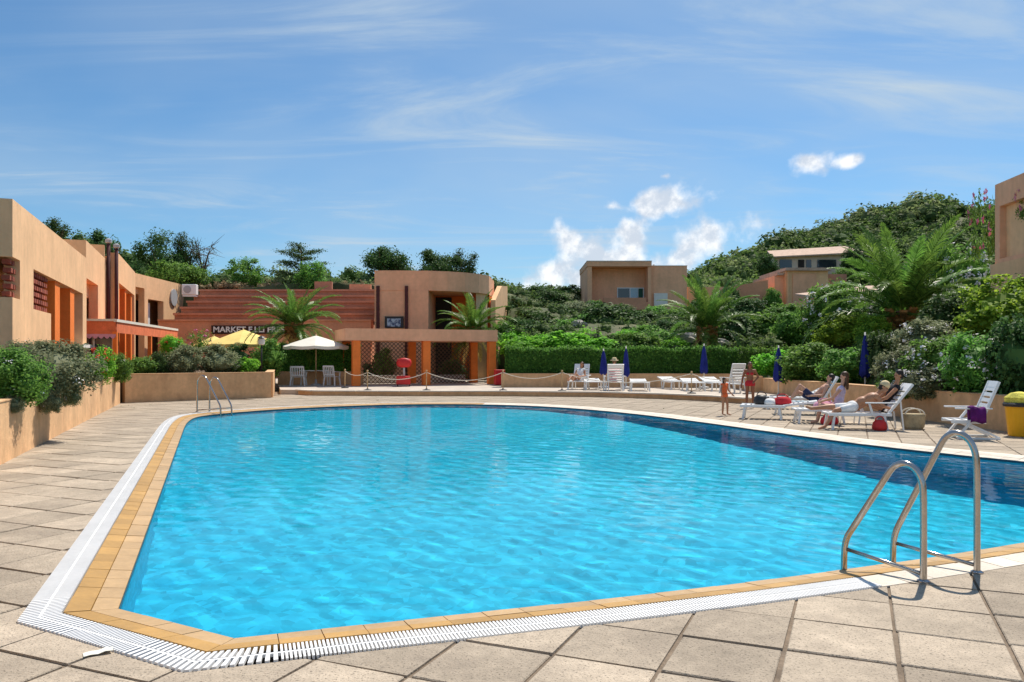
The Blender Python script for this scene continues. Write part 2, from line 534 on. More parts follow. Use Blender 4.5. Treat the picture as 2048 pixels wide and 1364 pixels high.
# ================================================================== the pool
AZ1 = R(20.7)                                          # the left side of the pool runs 20.7 degrees to the left of straight ahead
D1 = Vector((-math.sin(AZ1), math.cos(AZ1), 0))
N1 = Vector((math.cos(AZ1), math.sin(AZ1), 0))         # to the right of it

def P2(u, v):
    g = G(u, v)
    return np.array((g.x, g.y))

def chaikin(pts, k=2):
    pts = [np.array(p, float) for p in pts]
    for _ in range(k):
        q = [pts[0]]
        for a, b in zip(pts, pts[1:]):
            q += [a * .75 + b * .25, a * .25 + b * .75]
        pts = q + [pts[-1]]
    return pts

def resample(pts, step):
    pts = [np.array(p, float) for p in pts]
    seg = [np.linalg.norm(b - a) for a, b in zip(pts, pts[1:])]
    L = sum(seg)
    n = max(1, round(L / step))
    out_, acc, i = [], 0.0, 0
    for k in range(n):
        s = L * k / n
        while i < len(seg) - 1 and acc + seg[i] < s:
            acc += seg[i]; i += 1
        t = (s - acc) / seg[i]
        out_.append(pts[i] * (1 - t) + pts[i + 1] * t)
    return out_

cA, cB = P2(229, 1209), P2(465, 1268)
near = chaikin([cB, P2(1300, 1182), P2(1700, 1132), P2(2048, 1082), np.array((7.0, 8.35)), np.array((9.9, 10.0))], 2)
far = [np.array((9.9, 10.0)), np.array((9.2, 11.0)), P2(2048, 919), P2(1757, 889), P2(1600, 868), P2(1401, 841), P2(1298, 828), P2(1190, 817.5), P2(1100, 811), P2(1000, 807.5),
       P2(900, 806), P2(780, 807), P2(662, 811), P2(560, 816), P2(462, 823), P2(408, 828.5), P2(386, 832.5), P2(372, 842), P2(366, 853)]
left_dir = (cA - far[-1])
far = chaikin(far, 2) + [cA]
TSTEP = 0.25
ring = resample([cA, cB], TSTEP) + resample(near, TSTEP) + resample(far, TSTEP)
RN = len(ring)
n_ab, n_near = len(resample([cA, cB], TSTEP)), len(resample(near, TSTEP))

def offset(d):
    o = []
    for i in range(RN):
        a, b, c = ring[i - 1], ring[i], ring[(i + 1) % RN]
        e1, e2 = b - a, c - b
        n1 = np.array((e1[1], -e1[0])) / np.linalg.norm(e1)
        n2 = np.array((e2[1], -e2[0])) / np.linalg.norm(e2)
        m = n1 + n2
        m /= np.linalg.norm(m)
        o.append(b + m * d / max(0.5, float(m @ n1)))
    return o

def side(i):                                           # which edging the pool has at ring index i
    if i < n_ab: return 'grate'
    if i < n_ab + n_near:
        return 'grate' if ring[i][0] < 2.35 else 'plain'
    x, y = ring[i % RN]
    return 'pale' if (x > -1.0 and y > 9) else 'grate'

def to3(poly, z):
    return [Vector((p[0], p[1], z)) for p in poly]

def tess(polys, z):
    vs, fs = [], []
    tri = tessellate_polygon([to3(p, 0) for p in polys])
    for p in polys:
        vs += [(q[0], q[1], z) for q in p]
    up = []
    for t in tri:
        a, b, c = (Vector(vs[i]) for i in t)
        up.append(tuple(t) if (b - a).cross(c - a).z > 0 else (t[0], t[2], t[1]))
    return vs, up

# the floor falls from a shallow far end to a deep end on the right; 2.5 m there
DP = np.array([(8, 12.5, 2.5), (9.9, 10, 2.6), (9, 11, 2.6), (6.2, 18, 2.0), (5, 21, 1.6), (4, 23.5, 1.2), (1, 28, .8), (-4, 29, .8), (-8, 24, .8), (-8, 19, .9), (-5, 12, 1.1), (-2.6, 5.2, 1.4), (-1.5, 4.6, 1.4), (2.5, 6, 1.9), (4.4, 7, 2.1), (0, 14, 1.5), (3, 12, 1.9), (6.5, 9, 2.4)])
def floor_z(x, y):
    w_ = 1 / ((DP[:, 0] - x) ** 2 + (DP[:, 1] - y) ** 2 + 1.0) ** 1.6
    return -0.07 - float((w_ * DP[:, 2]).sum() / w_.sum())
basin = thing('pool_basin', 'large free-form swimming pool with pale blue mosaic lining and ochre tile edge', 'pool', (0, 0, 0), kind='structure')
mb = MB()
r0 = offset(0.0)
from mathutils.geometry import delaunay_2d_cdt
inner_pts = []
rin = offset(-0.3)
def inside(poly, x, y):
    c = False
    for (x0, y0), (x1, y1) in zip(poly, poly[1:] + poly[:1]):
        if (y0 > y) != (y1 > y) and x < (x1 - x0) * (y - y0) / (y1 - y0) + x0: c = not c
    return c
rl = [(p[0], p[1]) for p in rin]
for xx in np.arange(-9, 11, .8):
    for yy in np.arange(4, 30, .8):
        if inside(rl, xx, yy): inner_pts.append(Vector((xx, yy)))
v2 = [Vector((p[0], p[1])) for p in r0] + inner_pts
res = delaunay_2d_cdt(v2, [], [list(range(RN))], 1, 1e-5)
fl = [(p.x, p.y, floor_z(p.x, p.y)) for p in res[0]]
ff = []
for t in res[2]:
    a, b, c = (Vector(fl[i]) for i in t[:3])
    ff.append(tuple(t) if (b - a).cross(c - a).z > 0 else tuple(t[::-1]))
mb.add(fl, ff)
for i in range(RN):
    a, b = r0[i], r0[(i + 1) % RN]
    mb.add([(*a, floor_z(*a)), (*a, -0.051), (*b, -0.051), (*b, floor_z(*b))], [(0, 1, 2, 3)])
mb.build('pool_lining', MOSAIC, basin).cycles.is_caustics_receiver = True

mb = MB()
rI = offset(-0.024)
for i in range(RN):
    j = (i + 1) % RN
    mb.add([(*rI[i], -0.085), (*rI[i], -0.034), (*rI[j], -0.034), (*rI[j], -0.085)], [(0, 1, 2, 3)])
mb.build('coping_shade_band', LIPSHADE, basin)  # strip whose colour draws the shadow line below the coping
rA, rB, rC, rD, rE, rF = (offset(d) for d in (-0.02, 0.128, 0.134, 0.275, 0.285, 0.515))
def quad_tile(p, q, i0, zi, zo, gap):                  # one edging tile between two offset rings
    j = (i0 + 1) % RN
    a, b, c, d = p[i0], p[j], q[j], q[i0]
    g = gap / 2 / max(1e-6, np.linalg.norm(b - a))
    a, b = a + (b - a) * g, b + (a - b) * g
    g = gap / 2 / max(1e-6, np.linalg.norm(c - d))
    d, c = d + (c - d) * g, c + (d - c) * g
    top = [(*a, zi), (*b, zi), (*c, zo), (*d, zo)]
    bot = [(x, y, -0.075) for x, y, _ in top]
    return bot + top, [(0, 3, 2, 1) [::-1], (4, 7, 6, 5), (0, 4, 5, 1), (1, 5, 6, 2), (2, 6, 7, 3), (3, 7, 4, 0)]

tiles = []
for i in range(RN):
    s = side(i)
    h = random.uniform(-.002, .002)
    tiles.append((np.linalg.norm(ring[i]), quad_tile(rA, rB, i, -0.030 + h, -0.012 + h, .005), EDGE if s == 'pale' else TILE_I))
    h = random.uniform(-.002, .002)
    tiles.append((np.linalg.norm(ring[i]), quad_tile(rC, rD, i, -0.010 + h, 0.010 + h, .005), EDGE if s == 'pale' else TILE_O))
    if s != 'grate':
        h = random.uniform(-.003, .001)
        tiles.append((np.linalg.norm(ring[i]) + 3, quad_tile(rE, rF, i, 0.008 + h, 0.004 + h, .005), EDGE))
tiles.sort(key=lambda t: t[0])
rest = {}
for k, (d, (vs, fs), m) in enumerate(tiles):
    if k < 300:
        t = MB().add(vs, fs)
        o = t.build('coping_tile', m, basin)
    else:
        rest.setdefault(m.name, MB()).add(vs, fs)
for mname, t in rest.items():
    tag(t.build('coping_tile_run', MATS[mname], basin), kind='stuff')
# bed under the tiles, gutter under the grating
mb = MB()
for i in range(RN):
    j = (i + 1) % RN
    mb.add([(*r0[i], -0.050), (*r0[j], -0.050), (*rE[j], -0.030), (*rE[i], -0.030)], [(0, 3, 2, 1)])
mb.build('tile_bed', MORTAR, basin)
mb = MB()
for i in range(RN):
    j = (i + 1) % RN
    mb.add([(*rE[i], -0.12), (*rE[j], -0.12), (*rF[j], -0.12), (*rF[i], -0.12), (*rF[j], -0.02), (*rF[i], -0.02), (*rE[j], -0.02), (*rE[i], -0.02)], [(0, 3, 2, 1), (3, 5, 4, 2), (0, 1, 6, 7)])
mb.build('gutter', DARKGAP, basin)
# grating: every slat is real, too small to pick out, so one part
mb = MB()
rM0, rM1, rG0, rG1 = offset(0.392), offset(0.408), offset(0.288), offset(0.512)
SLAT = 11
for i in range(RN):
    if side(i) != 'grate':
        continue
    j = (i + 1) % RN
    for k in range(SLAT):
        t0, t1 = (k + .12) / SLAT, (k + .66) / SLAT
        for p, q in ((rG0, rM0), (rM1, rG1)):
            a, b, c, d = p[i] + (p[j] - p[i]) * t0, p[i] + (p[j] - p[i]) * t1, q[i] + (q[j] - q[i]) * t1, q[i] + (q[j] - q[i]) * t0
            vs = [(*x, -0.012) for x in (a, b, c, d)] + [(*x, 0.010) for x in (a, b, c, d)]
            mb.add(vs, [(4, 7, 6, 5), (0, 4, 5, 1), (1, 5, 6, 2), (2, 6, 7, 3), (3, 7, 4, 0)])
    a, b, c, d = rM0[i], rM0[j], rM1[j], rM1[i]
    vs = [(*x, -0.012) for x in (a, b, c, d)] + [(*x, 0.007) for x in (a, b, c, d)]
    mb.add(vs, [(4, 7, 6, 5), (0, 4, 5, 1), (1, 5, 6, 2), (2, 6, 7, 3), (3, 7, 4, 0)])
tag(mb.build('overflow_grating', GRATE, basin), label='white slatted overflow grating along the pool edge', kind='stuff')

rW = offset(0.03)
wl_ = [(p[0], p[1]) for p in offset(0.0)]
step = .09
WR = np.random.default_rng(3)
waves = [(WR.uniform(0, 2 * math.pi), 2 * math.pi / lam, amp, WR.uniform(0, 6.28)) for lam, amp in
         [(WR.uniform(.26, .42), .0007) for _ in range(9)] + [(WR.uniform(.42, .8), .0009) for _ in range(8)] + [(WR.uniform(.8, 1.6), .0009) for _ in range(5)] + [(WR.uniform(2, 4), .0015) for _ in range(3)]]
def wave(x, y):
    h_ = np.zeros_like(x); 
    for a, k, amp, ph in waves: h_ += (.75 if k > 14 else .42) * amp * np.sin(k * (x * math.cos(a) + y * math.sin(a)) + ph)
    return h_
gxx, gyy = np.meshgrid(np.arange(-9.6, 10.8, step), np.arange(4, 30, step))
sel = np.zeros(gxx.size, bool)
for (x0, y0), (x1, y1) in zip(wl_, wl_[1:] + wl_[:1]):
    if y0 != y1:
        sel ^= ((y0 > gyy.ravel()) != (y1 > gyy.ravel())) & (gxx.ravel() < (x1 - x0) * (gyy.ravel() - y0) / (y1 - y0) + x0)
ip = np.stack([gxx.ravel()[sel], gyy.ravel()[sel]], 1)
v2 = [Vector((p[0], p[1])) for p in rW] + [Vector(p) for p in ip.tolist()]
res = delaunay_2d_cdt(v2, [], [list(range(RN))], 1, 1e-5)
wx = np.array([p.x for p in res[0]]); wy = np.array([p.y for p in res[0]])
wz = -0.066 + wave(wx, wy)
ff = []
for t in res[2]:
    t = t[:3]
    cr = (wx[t[1]] - wx[t[0]]) * (wy[t[2]] - wy[t[0]]) - (wy[t[1]] - wy[t[0]]) * (wx[t[2]] - wx[t[0]])
    ff.append(tuple(t) if cr > 0 else tuple(t[::-1]))
water = MB().add(list(zip(wx.tolist(), wy.tolist(), wz.tolist())), ff).build('pool_water', WATER, smooth=True)
water.cycles.is_caustics_caster = True
tag(water, 'clear bright blue pool water with small ripples', 'water', kind='structure')

# ================================================================== ground and deck
big = [np.array(p, float) for p in ((-3000, -3000), (3000, -3000), (3000, 3000), (-3000, 3000))]
vs, fs = tess([big, rF[::-1]], -0.014)
tag(MB().add(vs, fs).build('ground', MORTAR), 'sandy bedding and earth under the paving, reaching the horizon', 'ground', kind='structure')

deck = thing('pool_deck', 'sun-bleached square stone paving around the pool', 'paving', (0, 0, 0), kind='structure')
GRID_AZ, PITCH = R(23.3), 0.568
ge1 = np.array((math.sin(GRID_AZ), math.cos(GRID_AZ)))
ge2 = np.array((math.cos(GRID_AZ), -math.sin(GRID_AZ)))
gorg = P2(1799, 1330)
pool_tris = [[np.array(rF[i]) for i in t] for t in tessellate_polygon([to3(rF, 0)])]
pool_tris = [t if np.cross(t[1] - t[0], t[2] - t[0]) > 0 else t[::-1] for t in pool_tris]

def clip(poly, a, b, keep_left):
    out_ = []
    n_ = b - a
    def sd(p):
        s = n_[0] * (p[1] - a[1]) - n_[1] * (p[0] - a[0])
        return s if keep_left else -s
    for i in range(len(poly)):
        p, q = poly[i], poly[(i + 1) % len(poly)]
        sp, sq = sd(p), sd(q)
        if sp >= 0: out_.append(p)
        if sp * sq < 0: out_.append(p + (q - p) * (sp / (sp - sq)))
    return out_

def area(poly):
    return 0.5 * abs(sum(poly[i][0] * poly[(i + 1) % len(poly)][1] - poly[(i + 1) % len(poly)][0] * poly[i][1] for i in range(len(poly))))

def minus_pool(cell):
    pieces = [cell]
    for t in pool_tris:
        lo, hi = np.min(t, 0), np.max(t, 0)
        nxt = []
        for pc in pieces:
            if (np.max(pc, 0) < lo).any() or (np.min(pc, 0) > hi).any():
                nxt.append(pc); continue
            inside = pc
            for k in range(3):
                a, b = t[k], t[(k + 1) % 3]
                o_ = clip(inside, a, b, False)
                if len(o_) >= 3 and area(o_) > 1e-5: nxt.append(o_)
                inside = clip(inside, a, b, True)
                if len(inside) < 3 or area(inside) < 1e-6: break
        pieces = nxt
    return pieces

PLW0 = np.array((-7.58, 11.85))                         # a point at the foot of the left planter wall
def right_x(y):                                        # foot of the right hand wall
    return float(np.interp(y, [-10, 6, 12, 16.6, 24.3, 31.6, 40], [12.0, 11.6, 11.0, 10.6, 10.26, 9.9, 9.9]))
def left_x(y):
    return PLW0[0] + (y - PLW0[1]) * (-.353 / .936)
def deck_has(c):
    x, y = c
    if y < -3 or y > 35.2: return False
    if x > right_x(y) + .3 or x < left_x(y) - .3: return False
    if y > 30 and x < -9.9: return False
    return True

cells = []
for i in range(-40, 80):
    for j in range(-60, 60):
        c = gorg + ge1 * (i + .5) * PITCH + ge2 * (j + .5) * PITCH
        if deck_has(c):
            cells.append((float(np.hypot(c[0], c[1] - 0.0)) + (12 if c[1] < 2.2 else 0) + (25 if abs(c[0]) > 0.72 * c[1] + .5 else 0), c))
cells.sort(key=lambda t: t[0])
GAP = 0.020
h2 = PITCH / 2 - GAP / 2
slab = MB()
slab.box(-h2, h2, -h2, h2, -0.05, 0.0)
slab_me = slab.mesh('paver', PAVER, bevel=0.006)
restp = MB()
cnt = 0
pool_lo, pool_hi = np.min(rF, 0) - .5, np.max(rF, 0) + .5
for d, c in cells:
    quad = [c + ge1 * a * h2 + ge2 * b * h2 for a, b in ((-1, -1), (-1, 1), (1, 1), (1, -1))]
    if (c > pool_lo).all() and (c < pool_hi).all():
        pcs = minus_pool(quad)
    else:
        pcs = [quad]
    ar = sum(area(p) for p in pcs)
    if ar < 0.004:
        continue
    whole = ar > 4 * h2 * h2 - 1e-4
    dz = random.uniform(-.003, .003)
    if cnt < 300:
        if whole:
            o = link('paver', slab_me, deck)
            o.location = (c[0], c[1], dz)
            o.scale = (random.uniform(.975, 1.008), random.uniform(.975, 1.008), 1)
            o.rotation_euler = (random.uniform(-.004, .004), random.uniform(-.004, .004), -GRID_AZ + random.choice((0, 1, 2, 3)) * math.pi / 2 + random.uniform(-.011, .011))
        else:
            m_ = MB()
            for p in pcs: m_.prism([(q - c) for q in p], -0.05, 0.0)
            o = m_.build('paver', PAVER, deck)
            o.location = (c[0], c[1], dz)
        cnt += 1
    else:
        for p in pcs: restp.prism(p, -0.05, dz)
tag(restp.build('paver_field', PAVER, deck), kind='stuff')

# raised terrace at the far side, one step up
TZ = 0.2
terr_front = [G(598, 789), G(628, 791), G(800, 792), G(1000, 792), G(1200, 794), G(1330, 798), G(1432, 803), G(1500, 808)]
tf = [(p.x, p.y) for p in terr_front] + [(10.2, 26.9)]
terrace = thing('raised_terrace', 'raised paved terrace at the far side of the pool', 'terrace', (0, 0, 0), kind='structure')
tp = tf + [(10.2, 37.5), (0, 37.5), (0, 57), (-25, 57), (-25, 42), (-12.3, 42), (-9.9, 34.2)]
MB().prism(tp, -0.05, TZ).build('terrace_floor', TERRFL, terrace)
mb = MB()
for (x0, y0), (x1, y1) in zip(tf, tf[1:]):             # brown riser strip with a pale nosing
    mb.bar((x0, y0 - .03, .085), (x1, y1 - .03, .085), .05, .17)
mb.build('step_riser', WALLST, terrace)
mb = MB()
for (x0, y0), (x1, y1) in zip(tf, tf[1:]):
    n_ = max(1, int(math.hypot(x1 - x0, y1 - y0) / .8))
    for k in range(n_):
        a, b = (k + .01) / n_, (k + .99) / n_
        mb.bar((x0 + (x1 - x0) * a, y0 + (y1 - y0) * a + .1, TZ - .004), (x0 + (x1 - x0) * b, y0 + (y1 - y0) * b + .1, TZ - .004), .42, .05)
tag(mb.build('nosing_stone', EDGE, terrace), kind='stuff')

# ================================================================== low walls
def wall_run(name, label, pts, zlo, zhi, thick, mat, toward, cap=True, cat='wall'):
    """rendered wall along a ground line, growing to the side of 'toward'"""
    base = thing(name, label, cat, (pts[0][0], pts[0][1], zlo))
    body, top = MB(), MB()
    P = [np.array(p, float) for p in pts]
    tw = np.array(toward, float)
    offs = []
    for i in range(len(P)):
        e = P[min(i + 1, len(P) - 1)] - P[max(i - 1, 0)]
        nn = np.array((e[1], -e[0])) / np.linalg.norm(e)
        if nn @ (tw - P[i]) < 0: nn = -nn
        offs.append(nn)
    for i in range(len(P) - 1):
        a, b = P[i], P[i + 1]
        body.prism([a, b, b + offs[i + 1] * thick, a + offs[i] * thick], zlo, zhi)
        if cap:
            o1, o2 = offs[i] * .015, offs[i + 1] * .015
            top.prism([a - o1, b - o2, b + offs[i + 1] * (thick + .015), a + offs[i] * (thick + .015)], zhi + .002, zhi + .022)
    body.build('wall_body', mat, base, world=True)
    if cap:
        top.build('wall_cap', mat, base, world=True)
    return base

pl_near = (float(left_x(-3)), -3.0)
pl_corner = G(240, 807)
wall_run('planter_wall', 'long sunlit ochre planter wall along the left paving', [pl_near, (float(left_x(8)), 8.0), (float(left_x(18)), 18.0), (pl_corner.x, pl_corner.y)], -.04, .93, .32, WALLST, (-40, 20))
pw_end = G(542, 795.5)
wall_run('planter_wall', 'ochre planter wall behind the far pool ladder, facing the camera', [(pl_corner.x + .01, pl_corner.y + .33), (pw_end.x, pw_end.y)], -.04, .99, .32, WALLST, (-12, 60))
wall_run('planter_wall', 'short sunlit end wall of the planter beside the white plastic chairs', [(pw_end.x - .02, pw_end.y + .33), (-12.0, 40.6)], -.04, .985, .3, WALLST, (-40, 36))
rw = [(right_x(y), y) for y in (-8, 6, 12, 16.6, 20, 24.3, 28, 31.6)]
wall_run('retaining_wall', 'low ochre retaining wall behind the sunbathers on the right', rw, -.04, .75, .35, WALLST, (40, 20))
wall_run('retaining_wall', 'low brown retaining wall below the clipped hedge at the back of the terrace', [(9.9, 31.62), (9.95, 36.3), (6, 36.8), (-.5, 37.0)], -.04, .82, .35, WALLST, (5, 80))
wall_run('retaining_wall', 'low orange wall below the dark hedge behind the plastic chairs', [(-11.8, 40.3), (-7.6, 40.8)], TZ, .84, .35, WALLST, (-8, 80))

# planter earth, rising gently to the left building
def soil_z(x, y):
    d_ = (left_x(y) - x) * .936
    return max(.6, .84 + .10 * max(0, d_ - .2))
sp = [(left_x(-3) - .2, -3), (left_x(12) - .2, 12), (pl_corner.x - .35, pl_corner.y + .0), (pl_corner.x - .2, pl_corner.y + .55), (pw_end.x - .3, pw_end.y + .50), (-12.2, 40.4), (-15, 42), (-26, 58), (-36, 58), (-22, 20), (-12, -3)]
tag(MB().prism(sp, -.02, soil_z).build('planter_soil', SOIL), 'brown planting earth behind the left planter walls', 'soil', kind='structure')
# ================================================================== hillside
FLAT = [(-34, -20), (13.2, -20), (12.8, 6), (11.9, 12), (11.5, 17), (11.1, 24), (10.9, 32), (10.75, 37.2), (0.4, 37.75), (0.3, 47), (-1, 56), (-6, 60.3), (-34, 60.3), (-36, 30)]
def in_flat(x, y):
    c = False
    n_ = len(FLAT)
    for i in range(n_):
        (x0, y0), (x1, y1) = FLAT[i], FLAT[(i + 1) % n_]
        if (y0 > y) != (y1 > y) and x < (x1 - x0) * (y - y0) / (y1 - y0) + x0:
            c = not c
    return c
CTRL = [(11.8, 8, .75), (11.8, 15, .8), (11.3, 20, .8), (11.1, 26, .8), (11.1, 31, .8), (12.6, 14, 1.0), (13, 19, 1.3), (15, 22, 2.3), (17.5, 24, 3.3), (14, 27, 1.9), (16.5, 30, 2.8), (14, 34, 2.2), (12, 36, 1.4),
        (18, 34, 3.3), (24, 26, 5.2), (30, 30, 6.5), (15, 10, 1.6), (22, 10, 4), (14, -5, 1.2), (26, -10, 4), (-45, 40, 8), (-60, 60, 13), (-45, 75, 13), (-40, -10, 4), (-60, 20, 9)]
for u, v, y in [(200, 560, 70), (300, 578, 64), (400, 582, 63), (480, 581, 62.5), (560, 581, 62.5), (650, 580, 62.5), (740, 580, 62.5), (600, 574, 85), (740, 566, 100), (860, 562, 105), (980, 588, 64), (880, 582, 64),
                (1010, 610, 56), (1040, 606, 90), (1110, 606, 100), (1165, 604, 112), (1300, 606, 125), (1250, 602, 150), (1150, 600, 150), (1050, 598, 140), (1375, 590, 145), (1440, 562, 165), (1010, 712, 39), (1150, 710, 39), (1300, 709, 39), (1450, 709, 39), (1090, 668, 48), (1250, 662, 52), (1040, 650, 50), (1190, 640, 62),
                (1275, 638, 70), (1280, 634, 78), (1380, 625, 80), (1415, 698, 42), (1500, 698, 42), (1500, 640, 62), (1600, 668, 48), (1600, 622, 72), (1700, 614, 80), (1650, 600, 92), (1800, 565, 100), (1950, 545, 90), (1480, 600, 90),
                (1340, 604, 110), (1400, 575, 138), (1480, 538, 150), (1560, 505, 162), (1650, 478, 170), (1740, 452, 178), (1830, 424, 185), (1900, 440, 185), (1980, 470, 180), (2100, 470, 180), (2300, 490, 180),
                (1560, 545, 130), (1700, 520, 135), (1850, 500, 140), (2000, 505, 135), (1810, 648, 33)]:
    p = D(u, v, y)
    CTRL.append((p.x, p.y, p.z))
CTRL += [(115, 260, 24), (60, 260, 10), (10, 240, 4), (-60, 240, 8), (160, 220, 28), (200, 120, 25), (-120, 120, 18), (0, 320, -3), (120, 340, -3), (-120, 320, -3), (260, 260, -3), (-200, 100, -3)]
CP = np.array(CTRL)
def hill_z(x, y):
    x, y = np.atleast_1d(np.asarray(x, float)), np.atleast_1d(np.asarray(y, float))
    d2 = (x[:, None] - CP[None, :, 0]) ** 2 + (y[:, None] - CP[None, :, 1]) ** 2
    w = 1.0 / (d2 + 3.0 + (0.02 * y[:, None]) ** 2) ** 1.9
    return (w * CP[None, :, 2]).sum(1) / w.sum(1)

gx = np.concatenate([np.arange(-200, -60, 8), np.arange(-60, 70, 1.3), np.arange(70, 264, 6)])
gy = np.concatenate([np.arange(-20, 110, 1.3), np.arange(110, 345, 4)])
XX, YY = np.meshgrid(gx, gy)
ZZ = hill_z(XX.ravel(), YY.ravel())
ZZ += np.array([0.0 if y < 45 else 1.0 for y in YY.ravel()]) * (np.sin(XX.ravel() * .37 + YY.ravel() * .11) * .25 + np.sin(YY.ravel() * .29 - XX.ravel() * .17) * .25)
keep = np.array([in_flat(x, y) for x, y in zip(XX.ravel(), YY.ravel())])
ZZ[keep] = -0.6
nx, ny = len(gx), len(gy)
fs = []
for j in range(ny - 1):
    for i in range(nx - 1):
        a = j * nx + i
        if keep[a] and keep[a + 1] and keep[a + nx] and keep[a + nx + 1]:
            continue
        fs.append((a, a + 1, a + nx + 1, a + nx))
me = bpy.data.meshes.new('hillside')
me.from_pydata(list(zip(XX.ravel().tolist(), YY.ravel().tolist(), ZZ.tolist())), [], fs)
me.materials.append(SCRUB)
me.shade_smooth()
tag(link('hillside', me), 'scrubby hillside rising behind the pool to a wooded hilltop', 'hill', kind='structure')

# ================================================================== plants: meshes made of many separate leaves
def leaf_quads(pos, nrm, length, width, rng, fold=0.25):
    """one small folded leaf at each point"""
    n_ = len(pos)
    nrm = nrm / np.linalg.norm(nrm, axis=1, keepdims=True)
    t = rng.normal(size=(n_, 3))
    t -= nrm * (t * nrm).sum(1, keepdims=True)
    t /= np.linalg.norm(t, axis=1, keepdims=True)
    b = np.cross(nrm, t)
    L = length * rng.uniform(.65, 1.3, (n_, 1))
    W = width * rng.uniform(.65, 1.3, (n_, 1))
    v = np.empty((n_, 4, 3))
    v[:, 0] = pos - t * L * .5
    v[:, 1] = pos + b * W * .5 + nrm * W * fold
    v[:, 2] = pos + t * L * .5
    v[:, 3] = pos - b * W * .5 + nrm * W * fold
    return v

def quads_mesh(name, groups):
    """groups: list of (array n,4,3 , material)"""
    me = bpy.data.meshes.new(name)
    V = np.concatenate([g.reshape(-1, 3) for g, m in groups])
    nq = sum(len(g) for g, m in groups)
    me.vertices.add(len(V))
    me.vertices.foreach_set('co', V.astype(np.float32).ravel())
    me.loops.add(nq * 4)
    me.loops.foreach_set('vertex_index', np.arange(nq * 4, dtype=np.int32))
    me.polygons.add(nq)
    me.polygons.foreach_set('loop_start', np.arange(nq, dtype=np.int32) * 4)
    me.polygons.foreach_set('loop_total', np.full(nq, 4, dtype=np.int32))
    mats = []
    idx = []
    for g, m in groups:
        if m not in mats:
            mats.append(m)
        idx.append(np.full(len(g), mats.index(m), dtype=np.int32))
    for m in mats:
        me.materials.append(m)
    me.polygons.foreach_set('material_index', np.concatenate(idx))
    me.update(calc_edges=True)
    return me

def crown_points(n_, rng, clumps=40, spread=.16, shell=.62, flat=0.0):
    """points clustered in clumps over a lumpy ball that fills x,y in -.5...5 and z in 0..1"""
    c = rng.normal(size=(clumps, 3))
    c /= np.linalg.norm(c, axis=1, keepdims=True)
    c *= rng.uniform(shell, 1.0, (clumps, 1)) * rng.uniform(.82, 1.06, (clumps, 1))
    k = rng.integers(0, clumps, n_)
    p = c[k] + rng.normal(size=(n_, 3)) * spread * rng.uniform(.6, 1.3, (clumps, 1))[k]
    r = np.linalg.norm(p, axis=1, keepdims=True)
    p = np.where(r > 1.16, p / r * 1.16, p)
    nrm = p * .7 + rng.normal(size=(n_, 3)) * .55 + np.array((0, 0, .35))
    q = p * .5
    q[:, 2] += .5
    q[:, 2] = np.clip(q[:, 2], .01, None)
    return q, nrm

def core_quads(rng, s=.66, nu=9, nv=6):
    """lumpy inner mass of twigs and leaves that closes the middle of a dense shrub"""
    out_ = []
    rad = s * .5 * rng.uniform(.78, 1.12, (nv + 1, nu))
    def pt(i, j):
        ph, th = math.pi * i / nv, 2 * math.pi * (j % nu) / nu
        r_ = rad[i, j % nu] if 0 < i < nv else s * .5
        return (r_ * math.sin(ph) * math.cos(th), r_ * math.sin(ph) * math.sin(th), .48 + r_ * math.cos(ph) * .95)
    for i in range(nv):
        for j in range(nu):
            out_.append([pt(i, j), pt(i + 1, j), pt(i + 1, j + 1), pt(i, j + 1)])
    return np.array(out_)

def shrub_mesh(name, mat, n_=5200, leaf=(.075, .045), clumps=55, spread=.13, core=.70, flowers=None, nf=0, fsize=.05, shell=.6, seed=1):
    rng = np.random.default_rng(seed)
    p, nr = crown_points(n_, rng, clumps, spread, shell)
    groups = [(leaf_quads(p, nr, *leaf, rng), mat)]
    if core:
        groups.append((core_quads(rng, core), mat))
    if flowers:
        p, nr = crown_points(nf, rng, max(12, nf // 14), .05, .98)
        keep_ = p[:, 2] > .2
        groups.append((leaf_quads(p[keep_], nr[keep_], fsize, fsize, rng, .1), flowers))
    return quads_mesh(name, groups)

SHR = {}
def shrub_kind(k, *a, **kw):
    SHR[k] = [shrub_mesh('shrub_' + k, *a, seed=31 * i + len(k), **kw) for i in range(2)]
shrub_kind('bright', L_BRIGHT, n_=4200, leaf=(.085, .055))
shrub_kind('mid', L_MID, n_=4200, leaf=(.08, .05))
shrub_kind('dark', L_DARK, n_=4200, leaf=(.075, .045))
shrub_kind('grey', L_GREY, n_=6500, leaf=(.055, .030), clumps=80, spread=.10)
shrub_kind('greynear', L_GREY, n_=10000, leaf=(.045, .024), clumps=60, spread=.12, flowers=F_WHITE, nf=90, fsize=.022)
shrub_kind('midnear', L_MID, n_=9000, leaf=(.05, .030), clumps=60, spread=.13, flowers=F_WHITE, nf=60, fsize=.022)
shrub_kind('yellow', L_YELLOW, n_=7000, leaf=(.060, .040), clumps=70, spread=.11)
shrub_kind('oleander', L_MID, n_=6000, leaf=(.085, .026), clumps=70, spread=.12, flowers=F_WHITE, nf=950, fsize=.034)
shrub_kind('pale', L_GREY, n_=6000, leaf=(.075, .034), clumps=70, spread=.12, flowers=F_WHITE, nf=520, fsize=.036)
shrub_kind('redflower', L_BRIGHT, n_=5000, leaf=(.06, .034), clumps=50, spread=.14, flowers=F_RED, nf=260, fsize=.045)
shrub_kind('pinkflower', L_MID, n_=900, leaf=(.09, .035), clumps=24, spread=.16, core=0, flowers=F_PINK, nf=330, fsize=.05)
shrub_kind('dry', L_BROWN, n_=3500, leaf=(.16, .02), clumps=60, spread=.14, core=.5)

